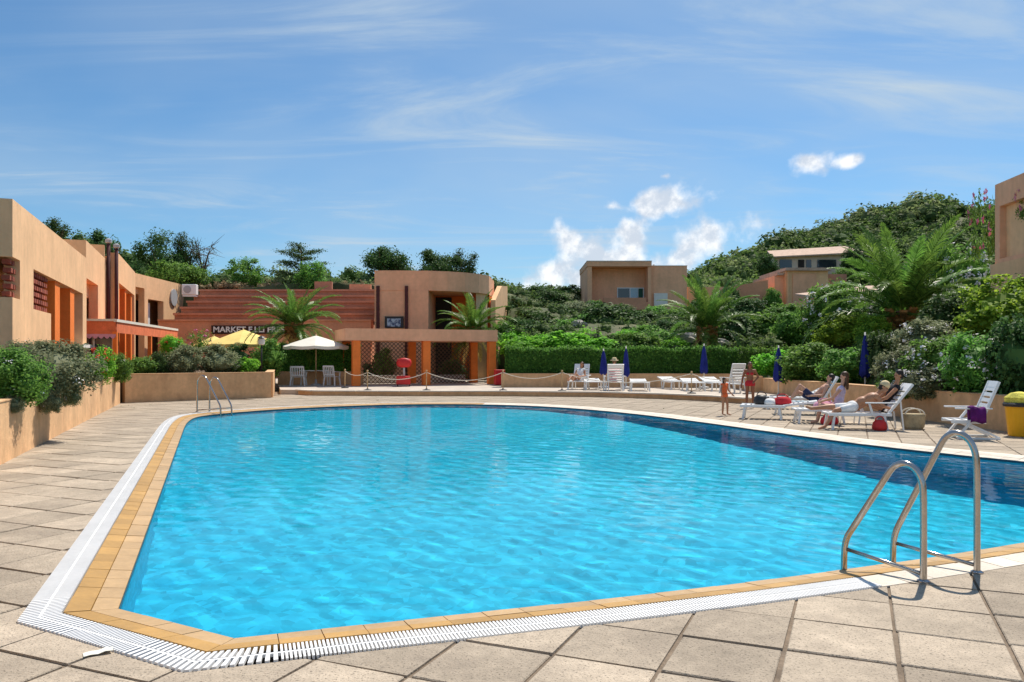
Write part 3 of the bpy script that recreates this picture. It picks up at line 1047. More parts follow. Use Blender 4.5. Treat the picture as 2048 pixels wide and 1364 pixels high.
def shrub(kind, label, u, vb, vt, w, y, group=None, name='shrub', dy=None, cat='shrub'):
    b = D(u, vb, y)
    hgt_ = (vb - vt) * y / FPX
    wid = w * y / FPX
    o = link(name, random.choice(SHR[kind]), None)
    o.location = (b.x, b.y, b.z - .06 * hgt_)
    o.scale = (wid, (dy or wid), hgt_ * 1.06)
    o.rotation_euler = (0, 0, random.uniform(0, 6.28))
    return tag(o, label, cat, group)

# left planter, near to far
shrub('midnear', 'green leafy shrub at the left picture edge, on top of the planter wall', 14, 808, 690, 150, 13.0)
shrub('greynear', 'large grey-green shrub spilling over the left planter wall', 108, 795, 680, 165, 15.2)
shrub('greynear', 'rounded grey shrub behind the large one spilling over the planter wall', 62, 745, 680, 105, 18.5)
shrub('redflower', 'red-flowered bush between the grey shrub and the orange columns', 196, 765, 694, 66, 23.0)
shrub('midnear', 'small loose shrub at the inner corner of the left planter', 232, 762, 705, 60, 26.0)
shrub('mid', 'low green plant in front of the dark shop windows', 282, 756, 712, 62, 29.5)
shrub('dark', 'dark low plant in front of the orange pillar of the awning', 320, 754, 706, 44, 30.0)
shrub('grey', 'left one of two round grey shrubs on the planter behind the far ladder', 366, 753, 690, 78, 30.6)
shrub('grey', 'right one of two round grey shrubs on the planter behind the far ladder', 436, 752, 690, 92, 31.6)
shrub('bright', 'small bright green shrub at the right end of the planter', 492, 752, 716, 54, 32.2)
shrub('mid', 'tall green bush beside the lamp, right of the round grey shrubs', 538, 752, 682, 62, 38.0)
shrub('dark', 'dark bush under the yellow parasol', 478, 745, 690, 60, 40.0)
shrub('pinkflower', 'reddish flowering plant beside the end of the red awning', 398, 706, 656, 50, 38.5)
shrub('redflower', 'low red-flowered plant under the end of the red awning', 345, 712, 672, 52, 34.0)
for k, (x_, y_, w_, h_, lab) in enumerate([(-7.6, 9.6, 1.7, 1.0, 'nearest leafy shrub on the left planter, just outside the left picture edge'), (-6.9, 7.0, 1.5, .9, 'grey shrub on the left planter well outside the left picture edge'), (-9.6, 12.2, 1.9, 1.1, 'shrub at the back of the left planter beside the picture edge')]):
    o = link('shrub', SHR[('midnear', 'greynear', 'midnear')[k]][k % 2])
    o.location, o.scale, o.rotation_euler = (x_, y_, .80), (w_, w_, h_), (0, 0, k * 1.3)
    tag(o, lab, 'shrub')
# shrubs hanging over the near wall
for k, (u, vb, vt, w, y) in enumerate([(100, 826, 780, 60, 14.6), (140, 812, 765, 46, 15.6), (26, 828, 790, 40, 12.6)]):
    shrub('greynear', ['grey tuft hanging lowest over the left planter wall', 'grey trailing tuft right of the lowest one on the left planter wall', 'small trailing tuft at the left picture edge over the wall'][k], u, vb, vt, w, y, dy=.5)

# the slope between hedge and villa
G_SL = 'shrubs on the slope between hedge and villas'
slope = [('bright', 1045, 712, 672, 95, 41.5), ('bright', 1125, 712, 664, 110, 42), ('bright', 1200, 712, 676, 92, 41.5), ('mid', 1270, 712, 668, 105, 42), ('bright', 1170, 700, 655, 80, 45), ('bright', 1030, 700, 660, 70, 45),
         ('mid', 1322, 706, 660, 70, 44), ('dark', 1072, 690, 625, 90, 50), ('mid', 1130, 682, 636, 86, 50), ('dark', 1218, 688, 612, 128, 52), ('dark', 1300, 676, 628, 90, 55), ('mid', 1352, 662, 615, 80, 60),
         ('grey', 1040, 652, 590, 76, 58), ('dark', 1100, 640, 582, 84, 62), ('grey', 1150, 650, 600, 74, 60), ('dark', 1188, 642, 604, 50, 64), ('mid', 1022, 628, 580, 56, 66), ('dark', 1070, 612, 574, 72, 74), ('dark', 1138, 606, 572, 72, 82),
         ('bright', 1350, 704, 676, 56, 41.5), ('dark', 1470, 706, 628, 110, 46), ('mid', 1530, 704, 622, 100, 47), ('dark', 1500, 660, 600, 90, 58), ('mid', 1590, 700, 620, 96, 44), ('dark', 1445, 660, 600, 66, 60),
         ('mid', 1570, 655, 605, 80, 56), ('dark', 1640, 640, 600, 60, 60), ('dark', 1400, 640, 604, 60, 66), ('grey', 1245, 640, 606, 60, 66), ('mid', 1310, 648, 610, 60, 66), ('grey', 1130, 620, 585, 60, 76), ('mid', 1190, 625, 600, 40, 70)]
KW = {'bright': 'bright green shrub', 'mid': 'mid green shrub', 'dark': 'dark green shrub', 'grey': 'dry grey-green shrub', 'yellow': 'yellow-green shrub', 'pale': 'pale shrub'}
slope += [('mid', 1100, 690, 650, 80, 46.5), ('dark', 1045, 684, 640, 80, 47), ('mid', 1180, 668, 630, 80, 54), ('grey', 1235, 672, 630, 70, 53), ('mid', 1290, 690, 652, 80, 47), ('dark', 1330, 684, 640, 70, 50),
          ('bright', 1255, 694, 660, 70, 45.5), ('grey', 1385, 676, 640, 60, 54), ('mid', 1010, 690, 645, 60, 48), ('dark', 1010, 655, 606, 60, 55), ('mid', 1060, 655, 612, 70, 55), ('dark', 1120, 660, 612, 76, 56), ('bright', 1085, 700, 668, 60, 43.5),
          ('mid', 1210, 640, 610, 60, 68), ('dark', 1265, 652, 622, 60, 62), ('mid', 1335, 655, 622, 60, 62)]
ORD = ['leftmost', 'second from the left', 'third from the left', 'fourth from the left', 'fifth from the left', 'sixth from the left', 'seventh from the left', 'eighth from the left', 'ninth from the left', 'tenth from the left']
def slope_place(u, y):
    if y < 46.2 and u < 1400: return 'just above the clipped hedge'
    if u < 1175: return 'on the slope left of the tan villa'
    if u < 1392: return 'on the slope below the tan villa'
    return 'behind the middle palm'
cls = {}
for q in slope: cls.setdefault((q[0], slope_place(q[1], q[5])), []).append(q)
for (k, pl), qs in cls.items():
    qs.sort(key=lambda q: q[1])
    for i_, q in enumerate(qs):
        shrub(k, KW[k] + ' ' + pl + (', ' + ORD[i_] if len(qs) > 1 else ''), *q[1:], G_SL)

# the bank on the right above the retaining wall
G_BK = 'shrubs on the right bank'
for k, lab, u, vb, vt, w, y in [
    ('mid', 'green shrub between the two blue parasols on the right bank', 1620, 768, 690, 120, 29),
    ('mid', 'broad green shrub left of the nearest blue parasol', 1690, 775, 694, 110, 26.5),
    ('bright', 'light green shrub above the standing bather', 1552, 752, 700, 90, 33),
    ('yellow', 'yellow-green shrub between the hedge and the pale flowering shrub', 1690, 700, 628, 120, 33),
    ('oleander', 'tall pale flowering shrub in front of the box-shaped villas', 1672, 690, 565, 132, 40),
    ('dark', 'dark shrub right behind the nearest blue parasol', 1765, 772, 668, 90, 25.5),
    ('yellow', 'small yellow-green shrub left of the big palm trunk', 1745, 690, 630, 76, 31.5),
    ('pale', 'grey-white flowering bush left half of the mass above the basket', 1815, 785, 690, 118, 21.5),
    ('oleander', 'white oleander bush above the wall, behind the reclining bather', 1890, 795, 672, 150, 20.5),
    ('oleander', 'white oleander bush above the empty recliner', 1965, 796, 668, 150, 19),
    ('pale', 'silvery shrub below the big palm trunk', 1850, 720, 640, 120, 24),
    ('dark', 'dark shrub at the right picture edge above the yellow bin', 2040, 800, 640, 130, 18),
    ('oleander', 'tall dark leafy oleander between the big palm and the corner house', 1918, 655, 485, 140, 36),
    ('dark', 'dark shrub at the foot of the tall oleander beside the corner house wall', 1900, 690, 590, 110, 27),
    ('yellow', 'large yellow-green shrub below the corner house at the right edge', 2010, 690, 560, 190, 21.5),
    ('yellow', 'topmost yellow-green shrub at the right edge under the corner house wall', 2075, 640, 535, 130, 22.5),
    ('pale', 'low pale flowering shrub on top of the wall left of the white oleanders', 1852, 797, 728, 110, 20.2),
    ('oleander', 'low white-flowered shrub hanging over the wall above the basket', 1800, 796, 738, 84, 21),
    ('pale', 'pale flowering shrub between the white oleanders and the yellow-green shrub', 1930, 750, 676, 130, 20.8),
    ('pale', 'pale flowering shrub behind the white oleander above the empty recliner', 2000, 760, 690, 110, 19.6),
    ('mid', 'green shrub between the yellow-green shrub and the white oleander', 1945, 730, 660, 100, 22),
    ('pinkflower', 'pink bougainvillea climbing the left edge of the corner house', 1968, 520, 372, 58, 27.5),
    ('pinkflower', 'pink bougainvillea hanging in the opening of the corner house', 2052, 440, 362, 44, 24.5)]:
    shrub(k, lab, u, vb, vt, w, y, G_BK, name='bougainvillea' if 'bougain' in lab else 'oleander_shrub' if k == 'oleander' else 'shrub')
G_HV = 'shrubs around the hillside villas'
for k, lab, u, vb, vt, w, y in [('dark', 'dark tall bush at the left end of the pale-roofed villa', 1535, 560, 510, 40, 98), ('dark', 'dark bush covering the right end of the pale-roofed villa', 1712, 570, 498, 62, 96), ('mid', 'green bush between the pale-roofed villa and the box-shaped one', 1690, 575, 535, 50, 88),
                               ('mid', 'green bush in front of the terracotta villa wall', 1545, 622, 578, 34, 77), ('dark', 'dark bush left of the terracotta villa wall', 1462, 620, 575, 44, 77), ('mid', 'mid green bush at the foot of the box-shaped villa', 1610, 632, 604, 60, 74)]:
    shrub(k, lab, u, vb, vt, w, y, G_HV)
# ------------------------------------------------------------------ trees
def tree(label, u, vb, vt, w, y, mat, kind='round', name='tree', seed=1, leaves=5200, leaf=.075, group=None, bare=False):
    rng = np.random.default_rng(seed)
    b = D(u, vb, y)
    b.z -= .5
    H = (vb - vt) * y / FPX + .5
    Wd = w * y / FPX
    t = thing(name, label, 'tree', tuple(b), group=group)
    tr = MB()
    trunk_h = H * (.38 if kind != 'layered' else .9)
    lean = rng.uniform(-.05, .05, 2) * H
    pts = [(lean[0] * s, lean[1] * s, trunk_h * s) for s in (0, .35, .7, 1)]
    tr.tube(pts, [H * .035, H * .028, H * .022, H * .012 if kind == 'layered' else H * .017], 8)
    tips = []
    nl = 9 if kind != 'layered' else 16
    for k in range(nl):
        a = 2 * math.pi * (k * .382) + rng.uniform(-.2, .2)
        if kind == 'layered':
            s = .28 + .68 * k / nl
            r_ = Wd * .5 * (1.05 - .75 * (s - .28))
            tip = Vector((r_ * math.cos(a), r_ * math.sin(a), H * (s + .10)))
            st = Vector((lean[0] * s, lean[1] * s, H * s))
        else:
            r_ = Wd * .5 * rng.uniform(.45, .85)
            tip = Vector((r_ * math.cos(a), r_ * math.sin(a), H * rng.uniform(.5, .93)))
            st = Vector(pts[2]) + (Vector(pts[3]) - Vector(pts[2])) * rng.uniform(0, 1)
        mid = (st + tip) / 2 + Vector((0, 0, H * .04))
        tr.tube([st, mid, tip], [H * .013, H * .008, H * .003], 6)
        tips.append((st, mid, tip))
        if bare:
            for _ in range(9):
                d_ = Vector(rng.normal(size=3) * .13 * H) + Vector((0, 0, .06 * H))
                q = mid.lerp(tip, rng.uniform(.3, 1))
                tr.tube([q, q + d_ * .6, q + d_], [H * .005, H * .0035, H * .001], 4)
    tr.build('trunk', BARK, t)
    if kind == 'layered':                              # flat plates of foliage along the limbs
        P_, N_ = [], []
        for st, mid, tip in tips:
            m_ = leaves // nl
            f = rng.uniform(.25, 1.12, (m_, 1))
            q = np.array(st) * (1 - f) + np.array(tip) * f
            q += rng.normal(size=(m_, 3)) * np.array((.075 * Wd, .075 * Wd, .012 * H))
            P_.append(q); N_.append(rng.normal(size=(m_, 3)) * .5 + np.array((0, 0, 1)))
        p, nr = np.concatenate(P_), np.concatenate(N_)
        p = p / np.array((Wd, Wd, H))
    else:
        cl = 15 if kind == 'open' else 30
        p, nr = crown_points(leaves, rng, cl, .17 if kind == 'open' else .15, .45)
        p[:, 2] = .25 + p[:, 2] * .75
    lv = leaf_quads(p * np.array((Wd, Wd, H)), nr, leaf * Wd, leaf * .55 * Wd, rng)
    me = quads_mesh('crown', [(lv, mat)])
    link('crown', me, t)
    return t

G_TR = 'trees on the skyline'
if True:
    tree('broad dark tree with feathery top, leftmost large tree on the skyline', 322, 580, 462, 104, 64.0, L_DARK, 'open', 'broadleaf_tree', 3, 6000, .05, G_TR)
    tree('dark feathery tree close to the right of the leftmost large tree', 372, 572, 470, 62, 65.0, L_DARK, 'open', 'broadleaf_tree', 4, 3000, .06, G_TR)
    tree('half-bare twiggy tree at the right of the left tree group', 402, 575, 474, 60, 65.5, L_DARK, 'open', 'bare_tree', 5, 350, .05, G_TR, bare=True)
    tree('low bright green tree in front of the left tree group', 358, 592, 520, 120, 62.0, L_MID, 'round', 'broadleaf_tree', 6, 6000, .05, G_TR)
    tree('small round green tree alone on the skyline above the steps', 492, 588, 518, 80, 63.0, L_MID, 'round', 'broadleaf_tree', 8, 4500, .055, G_TR)
    tree('layered cedar with flat branches above the left palm', 600, 592, 494, 110, 63.0, L_DARK, 'layered', 'cedar_tree', 9, 6500, .035, G_TR)
    tree('rounded olive-green tree close to the right of the cedar', 622, 596, 520, 74, 61.0, L_MID, 'round', 'broadleaf_tree', 10, 4500, .06, G_TR)
    tree('dense round dark tree above the left corner of the middle building', 776, 580, 490, 104, 68.0, L_DARK, 'round', 'broadleaf_tree', 12, 7000, .05, G_TR)
    tree('dense dark tree behind the middle building, second from its left corner', 872, 582, 496, 92, 70.0, L_DARK, 'round', 'broadleaf_tree', 13, 7000, .05, G_TR)
    tree('smaller dark tree behind the curved end of the middle building', 926, 585, 502, 70, 71.0, L_DARK, 'round', 'broadleaf_tree', 14, 5000, .055, G_TR)
    tree('dark tree behind the roof of the left building, nearest the picture edge', 112, 520, 438, 74, 63.0, L_DARK, 'open', 'broadleaf_tree', 15, 3000, .06, G_TR)
    tree('dark tree showing over the raised parapet of the left building', 186, 540, 458, 86, 66.0, L_DARK, 'open', 'broadleaf_tree', 16, 3500, .06, G_TR)
    tree('dark green bush-like tree above the far end of the left building', 262, 585, 512, 60, 68.0, L_DARK, 'round', 'broadleaf_tree', 17, 4000, .06, G_TR)

# ------------------------------------------------------------------ palms
def frond_mesh(name, length, elev, droop, mat, seed, nl=44, wide=.46):
    rng = np.random.default_rng(seed)
    pts, ang = [], []
    p, a, N_ = np.array((0.0, 0.0)), elev, 22
    for i in range(N_ + 1):
        pts.append(p.copy()); ang.append(a)
        p = p + np.array((math.cos(a), math.sin(a))) * length / N_
        a -= droop / N_ * (.35 + 1.3 * i / N_)
    pts = np.array(pts)
    quads = []
    for i in range(N_):                                 # rib: a thin keel of two faces
        w0, w1 = .035 * (1 - i / N_) + .006, .035 * (1 - (i + 1) / N_) + .006
        a0, a1 = pts[i], pts[i + 1]
        quads.append([(a0[0], -w0, a0[1]), (a1[0], -w1, a1[1]), (a1[0], 0, a1[1] - w1), (a0[0], 0, a0[1] - w0)])
        quads.append([(a0[0], w0, a0[1]), (a0[0], 0, a0[1] - w0), (a1[0], 0, a1[1] - w1), (a1[0], w1, a1[1])])
    for k in range(nl):
        s = .10 + .89 * k / (nl - 1)
        f = s * N_
        i = min(int(f), N_ - 1)
        q = pts[i] + (pts[i + 1] - pts[i]) * (f - i)
        a = ang[i]
        fw = np.array((math.cos(a), 0, math.sin(a)))
        upv = np.array((-math.sin(a), 0, math.cos(a)))
        ll = wide * (math.sin(math.pi * min(1, s * .86 + .14)) ** .6) * rng.uniform(.85, 1.1)
        for sd in (-1, 1):
            d_ = fw * (.55 + .35 * s) + np.array((0, sd, 0)) * (.9 - .35 * s) + upv * rng.uniform(.12, .42)
            d_ /= np.linalg.norm(d_)
            wv = fw * .030
            o = np.array((q[0], 0, q[1]))
            m_ = o + d_ * ll * .55
            e = o + d_ * ll + np.array((0, 0, -.20 * ll))
            quads.append([o - wv * .6, o + wv * .6, m_ + wv, m_ - wv])
            quads.append([m_ - wv, m_ + wv, e + wv * .15, e - wv * .15])
    return quads_mesh(name, [(np.array(quads, float), mat)])

FR = {}
for k, (el, dr) in enumerate([(82, 30), (68, 46), (52, 66), (34, 84), (10, 92), (-22, 60)]):
    FR[k] = [frond_mesh('frond', 1.0 * 3.0, R(el), R(dr), L_PALM, 50 + 7 * k + j) for j in range(2)]
FRDRY = [frond_mesh('dry_frond', 2.4, R(-35), R(42), L_DRY, 90 + j, wide=.42) for j in range(2)]

def palm(label, u, vc, y, base_z, size, trunk_r, counts, dry=6, seed=0, group='palm trees', lean=0.0):
    """crown centre at pixel (u, vc), depth y"""
    rg = random.Random(seed)
    c = D(u, vc, y)
    t = thing('palm_tree', label, 'palm', (c.x, c.y, base_z), group=group)
    hz = c.z - base_z
    m = MB()
    prof = []
    N_ = 16
    for i in range(N_ + 1):
        s = i / N_
        r_ = trunk_r * (1.25 - .35 * s if s < .7 else 1.0 + .9 * (s - .7)) * (1.0 + (.09 if i % 2 else -.05))
        prof.append((r_, hz * s * 1.0))
    m.lathe(prof, n=14, squash=lambda a: 1 + .06 * math.sin(7 * a))
    m.build('trunk', BARK, t)
    bs = MB()                                           # stubs of cut fronds under the crown
    for k in range(46):
        a = k * 2.4
        z0 = hz - size * (.04 + .30 * (k / 46))
        r0_ = trunk_r * 1.05
        d_ = Vector((math.cos(a), math.sin(a), .9))
        p = Vector((r0_ * math.cos(a), r0_ * math.sin(a), z0))
        bs.bar(p, p + d_ * size * .085, .10 * size / 1.5, .05 * size / 1.5)
    bs.build('frond_stub', THATCH, t)
    i = 0
    for lev, nfr in enumerate(counts):
        for j in range(nfr):
            o = link('frond', FR[lev][(i + j) % 2], t)
            sc = size / 3.0 * rg.uniform(.86, 1.12)
            o.scale = (sc, sc, sc)
            a = 2 * math.pi * (j + .5 * (lev % 2)) / max(1, nfr) + rg.uniform(-.25, .25)
            o.location = (math.cos(a) * trunk_r * .5, math.sin(a) * trunk_r * .5, hz - .02 * size - .03 * lev * size / 3)
            o.rotation_euler = (rg.uniform(-.15, .15), rg.uniform(-.12, .12), a)
            i += 1
    for j in range(dry):
        o = link('dry_frond', FRDRY[j % 2], t)
        sc = size / 3.0 * rg.uniform(.6, .95)
        o.scale = (sc, sc, sc)
        a = 2 * math.pi * j / dry + rg.uniform(-.4, .4)
        o.location = (math.cos(a) * trunk_r, math.sin(a) * trunk_r, hz - .16 * size)
        o.rotation_euler = (0, rg.uniform(-.2, .5), a)
    return t
palm('big date palm with upright arching fronds on the right bank', 1808, 622, 33, 2.5, 4.2, .34, (3, 8, 13, 12, 8, 2), 8, 3)
palm('date palm in front of the boulder below the tan villa', 1414, 655, 41, 1.3, 3.0, .26, (5, 9, 11, 10, 6, 2), 6, 5)
palm('left date palm beside the market sign, in front of the terracotta steps', 588, 648, 42.5, 0.2, 2.8, .24, (2, 6, 11, 12, 10, 4), 6, 8)
palm('date palm behind the pergola, in front of the middle building', 946, 656, 45.0, 0.2, 2.6, .22, (2, 5, 10, 12, 10, 4), 5, 9)

# ------------------------------------------------------------------ clipped hedges
def hedge(label, a, b, width, z0, z1, n_, mat, seed, leaf=.11, group='clipped hedges'):
    a, b = Vector((a[0], a[1], 0)), Vector((b[0], b[1], 0))
    L_ = (b - a).length
    rng = np.random.default_rng(seed)
    rz = math.atan2((b - a).y, (b - a).x)
    H = z1 - z0
    u_ = rng.uniform(0, 1, n_)
    face = rng.choice(5, n_, p=(.42, .12, .38, .04, .04))
    p = np.empty((n_, 3)); nr = np.empty((n_, 3))
    x = rng.uniform(0, L_, n_); yv = rng.uniform(-width / 2, width / 2, n_); zv = rng.uniform(0, H, n_)
    dep = np.abs(rng.normal(size=n_)) * .07
    lump = .05 * np.sin(x * 2.1 + seed) + .04 * np.sin(x * 5.3)
    for k, (fx, fy, fz, nv) in enumerate([(x, -width / 2 + dep + lump * .6, zv, (0, -1, .2)), (x, width / 2 - dep, zv, (0, 1, .2)), (x, yv, H - dep + lump, (0, 0, 1)), (0 * x + dep, yv, zv, (-1, 0, .2)), (0 * x + L_ - dep, yv, zv, (1, 0, .2))]):
        m_ = face == k
        p[m_] = np.stack([fx, fy, fz], 1)[m_]
        nr[m_] = nv
    nr = nr + rng.normal(size=(n_, 3)) * .75
    lv = leaf_quads(p, nr, leaf, leaf * .6, rng)
    i_ = .13
    c = [(i_, -width / 2 + i_, 0), (L_ - i_, -width / 2 + i_, 0), (L_ - i_, width / 2 - i_, 0), (i_, width / 2 - i_, 0)]
    d_ = [(q[0], q[1], H - i_) for q in c]
    core = np.array([[c[0], c[1], d_[1], d_[0]], [c[1], c[2], d_[2], d_[1]], [c[2], c[3], d_[3], d_[2]], [c[3], c[0], d_[0], d_[3]], d_], float)
    m_ = n_ // 9                                          # young shoots out of the clipped top; lighter leaves paint in its sunlit edge
    ps = np.stack([rng.uniform(0, L_, m_), rng.uniform(-width / 2, width / 2, m_), H + np.abs(rng.normal(size=m_)) * .07], 1)
    ps[:, 2] += .05 * np.sin(ps[:, 0] * 2.1 + seed) + .03 * np.sin(ps[:, 0] * 7)
    sh = leaf_quads(ps, rng.normal(size=(m_, 3)), leaf * .9, leaf * .5, rng)
    cut = n_ // 5
    o = link('hedge', quads_mesh('hedge', [(lv[:cut], L_MID), (lv[cut:], mat), (sh, L_MID), (core, mat)]))
    o.location, o.rotation_euler = (a.x, a.y, z0), (0, 0, rz)
    return tag(o, label, 'hedge', group)
hedge('long clipped hedge behind the far row of sunbeds', (-.3, 38.0), (10.6, 37.4), 1.0, .55, 1.98, 15000, L_HEDGE, 1)
hedge('clipped hedge end section between the standing bather and the right bank', (10.7, 36.9), (13.2, 33.0), 1.0, .6, 1.95, 5000, L_HEDGE, 2)
hedge('dark clipped hedge behind the white plastic chairs, left of the pergola', (-12.0, 41.2), (-7.9, 41.6), .9, .6, 2.22, 8000, L_HEDGE, 3)

# ------------------------------------------------------------------ scrub that covers the hills as one mass
def scrub_mass(name, label, pts, sizes, mats, seed, nl=200):
    rng = np.random.default_rng(seed)
    protos = []
    for k in range(6):
        p, nr = crown_points(nl, rng, 18, .17, .62)
        protos.append(np.concatenate([leaf_quads(p, nr, .155, .10, rng), core_quads(rng, .62, 7, 5)]))
    allq = {m.name: [] for m in mats}
    for (x, y, z), s in zip(pts, sizes):
        a = rng.uniform(0, 6.28)
        q = protos[rng.integers(0, 6)]
        ca, sa = math.cos(a), math.sin(a)
        o = np.empty_like(q)
        sx, sz = s * rng.uniform(.85, 1.2), s * rng.uniform(.6, 1.0)
        o[..., 0] = (q[..., 0] * ca - q[..., 1] * sa) * sx + x
        o[..., 1] = (q[..., 0] * sa + q[..., 1] * ca) * sx + y
        o[..., 2] = q[..., 2] * sz + z - .12 * s
        allq[mats[rng.integers(0, len(mats))].name].append(o)
    o = link(name, quads_mesh(name, [(np.concatenate(q), MATS[k]) for k, q in allq.items() if q]))
    return tag(o, label, 'scrub', kind='stuff')
rg = np.random.default_rng(77)
pts, sizes = [], []
HOUSES = [(D(1275, 600, 74).x, 77, 8.5), (D(1620, 600, 80).x, 83, 9.5), (D(1680, 540, 100).x, 103, 11)]
while len(pts) < 2300:
    y = 44 + 165 * rg.uniform() ** .8
    u = rg.uniform(960, 2150)
    x = (u - CU) / FPX * y
    if in_flat(x, y) or (y < 62 and u < 1600) or (y < 40): continue
    if any((x - a) ** 2 + (y - b) ** 2 < r_ * r_ and y < b + 4 for a, b, r_ in HOUSES): continue
    if 1470 < u < 1730 and 50 < y < 99: continue
    if 1170 < u < 1380 and 50 < y < 76: continue
    pts.append((x, y, float(hill_z(x, y)[0])))
    sizes.append(rg.choice((1.2, 1.7, 2.2, 2.8, 3.6)) * rg.uniform(.85, 1.2) * (1 + (y - 50) / 250) * (.6 if u < 1400 else 1.0))
scrub_mass('maquis_scrub', 'dense green scrub covering the hill behind the villas', pts, sizes, [L_MAQ, L_MAQ, L_MAQ_D, L_MAQ_L], 5)
pts, sizes = [], []
while len(pts) < 700:
    y = 61.5 + 65 * rg.uniform()
    u = rg.uniform(30, 1010)
    x = (u - CU) / FPX * y
    if in_flat(x, y): continue
    pts.append((x, y, float(hill_z(x, y)[0])))
    sizes.append(rg.uniform(.8, 2.0) * (1 + (y - 50) / 120))
scrub_mass('ridge_scrub', 'low grey-green scrub on the ridge behind the terracotta steps', pts, sizes, [L_MAQ, L_MAQ_D, L_MAQ_L], 6, 110)
pts = []
for k in range(90):
    u = rg.uniform(380, 750); y = rg.uniform(60.8, 63)
    p = D(u, 580, y)
    pts.append((p.x, p.y, float(hill_z(p.x, p.y)[0])))
scrub_mass('dry_grass', 'dry brown grass along the top of the terracotta steps', pts, [rg.uniform(.5, 1.0) for _ in pts], [L_BROWN], 8, 60)

pts, sizes = [], []
while len(pts) < 560:
    y = rg.uniform(40.5, 66); u = rg.uniform(1000, 1560)
    x = (u - CU) / FPX * y
    if in_flat(x, y): continue
    pts.append((x, y, float(hill_z(x, y)[0])))
    sizes.append(rg.uniform(.5, 1.15))
scrub_mass('slope_undergrowth', 'low undergrowth between the shrubs on the slope above the hedge', pts, sizes, [L_MAQ, L_MAQ_L, L_MAQ_D, L_MAQ_D, L_MAQ], 9, 70)

# ------------------------------------------------------------------ boulders
def boulder(label, u, vb, vt, w, y, seed):
    rng = np.random.default_rng(seed)
    b = D(u, vb, y)
    bm = bmesh.new()
    bmesh.ops.create_icosphere(bm, subdivisions=4, radius=1)
    ph = rng.uniform(0, 6, (5, 3)); fr_ = rng.uniform(1.2, 3.4, (5, 3))
    for q in bm.verts:
        d_ = q.co.normalized()
        s = 1 + sum(.09 * math.sin(fr_[k] @ np.array(d_) * 2 + ph[k][0]) for k in range(5))
        s = round(s * 9) / 9 * .5 + s * .5
        q.co = d_ * s
    me = bpy.data.meshes.new('boulder'); bm.to_mesh(me); bm.free()
    me.materials.append(ROCK)
    o = link('boulder', me)
    o.location = (b.x, b.y, b.z + .2)
    wid, h_ = w * y / FPX, (vb - vt) * y / FPX
    o.scale = (wid * .5, wid * .4, h_ * .62)
    return tag(o, label, 'rock')
boulder('large cracked granite boulder left of the middle palm', 1362, 700, 660, 84, 44.5, 2)
boulder('small pale boulder among the shrubs left of the tan villa', 1158, 658, 642, 30, 49, 4)
boulder('rounded boulder right behind the middle palm trunk', 1440, 700, 676, 40, 44, 7)

# ------------------------------------------------------------------ moss and weeds in the paving joints
rg = np.random.default_rng(5)
wq = []
for k in range(260):
    i_, j_ = rg.integers(-30, 60), rg.integers(-60, 40)
    c = gorg + ge1 * (i_ * PITCH) + ge2 * (j_ * PITCH)
    run = rg.uniform(.0, .5)
    e = (ge1, ge2)[k % 2]
    if not deck_has(c) or inside([(p[0], p[1]) for p in rF], *c) or inside([(p[0], p[1]) for p in rF], *(c + e * .5)): continue
    if c[0] > -2.2 and rg.uniform() < .72: continue
    m_ = int(26 * (run + .25))
    f = rg.uniform(0, run, (m_, 1))
    q = c[None, :] + e[None, :] * f + rg.normal(size=(m_, 2)) * .006
    wq.append(leaf_quads(np.concatenate([q, rg.uniform(.0, .012, (m_, 1))], 1), rg.normal(size=(m_, 3)) * .6 + np.array((0, 0, .6)), .03, .014, rg))
o = link('joint_weeds', quads_mesh('joint_weeds', [(np.concatenate(wq), L_DARK)]))
tag(o, 'dark moss and weeds growing in the joints of the paving', 'weeds', kind='stuff')
# ================================================================== left building
LC = D(25, 402, 22)
left = thing('left_building', 'long tan stucco building with stepped parapet and orange portico columns on the left', 'building', (LC.x, LC.y, 0), AZ1)
def on_left(u, v=HV, x=0.0):
    """pixel to (distance along the facade, height) on the plane at local x"""
    bx, by = LC.x + N1.x * x, LC.y + N1.y * x
    k = (u - CU) / FPX
    t = (k * by - bx) / (D1.x - k * D1.y)
    y = by + t * D1.y
    return t, EYE - (v - HV) / FPX * y
T = lambda u, v=HV: on_left(u, v)[0]
Zw = lambda u, v: on_left(u, v)[1]
tS, tE = T(172), T(213)
Z0, ZT1, ZT2 = 0.6, 5.95, 6.72
lat = (T(67), T(102), Zw(67, 618), Zw(67, 538))
port = (T(102), T(165.5), 1.2, Zw(67, 538))
opn = (T(173), T(196), 2.2, Zw(173, 556))
holes = [lat, port, opn, (-.02, T(40), Zw(30, 596), Zw(30, 516))]
mb = MB()
wall_boxes(mb, 'y', 0.0, tS, Z0, ZT1, -.40, 0.0, holes)
wall_boxes(mb, 'y', tS, tE, Z0, ZT2, -.40, 0.0, holes)
mb.box(-8, -.40, .40, tS, ZT1 - 1.5, ZT1 - .25)           # roof mass behind the parapet
mb.box(-8, -.40, tS, tE, ZT1 - 1.5, ZT2 - .25)
mb.box(-8, -.402, tS, tS + .4, ZT2 - .25, ZT2)
mb.box(-8, -.402, tE - .4, tE, ZT2 - .25, ZT2)
mb.box(-8, -2.4, .40, tE, Z0, ZT1 - 1.5)
mb.box(-2.4, -.402, tE - .4, tE, Z0, ZT1 - 1.5)
mb.box(-2.4, -.402, T(167), T(172), Z0, ZT1 - 1.5)
wall_boxes(mb, 'x', -8, -.401, Z0, ZT1, 0.0, .40, [(-1.5, -.2, Zw(30, 596), Zw(30, 516))])
mb.build('wall', STUCCO, left)
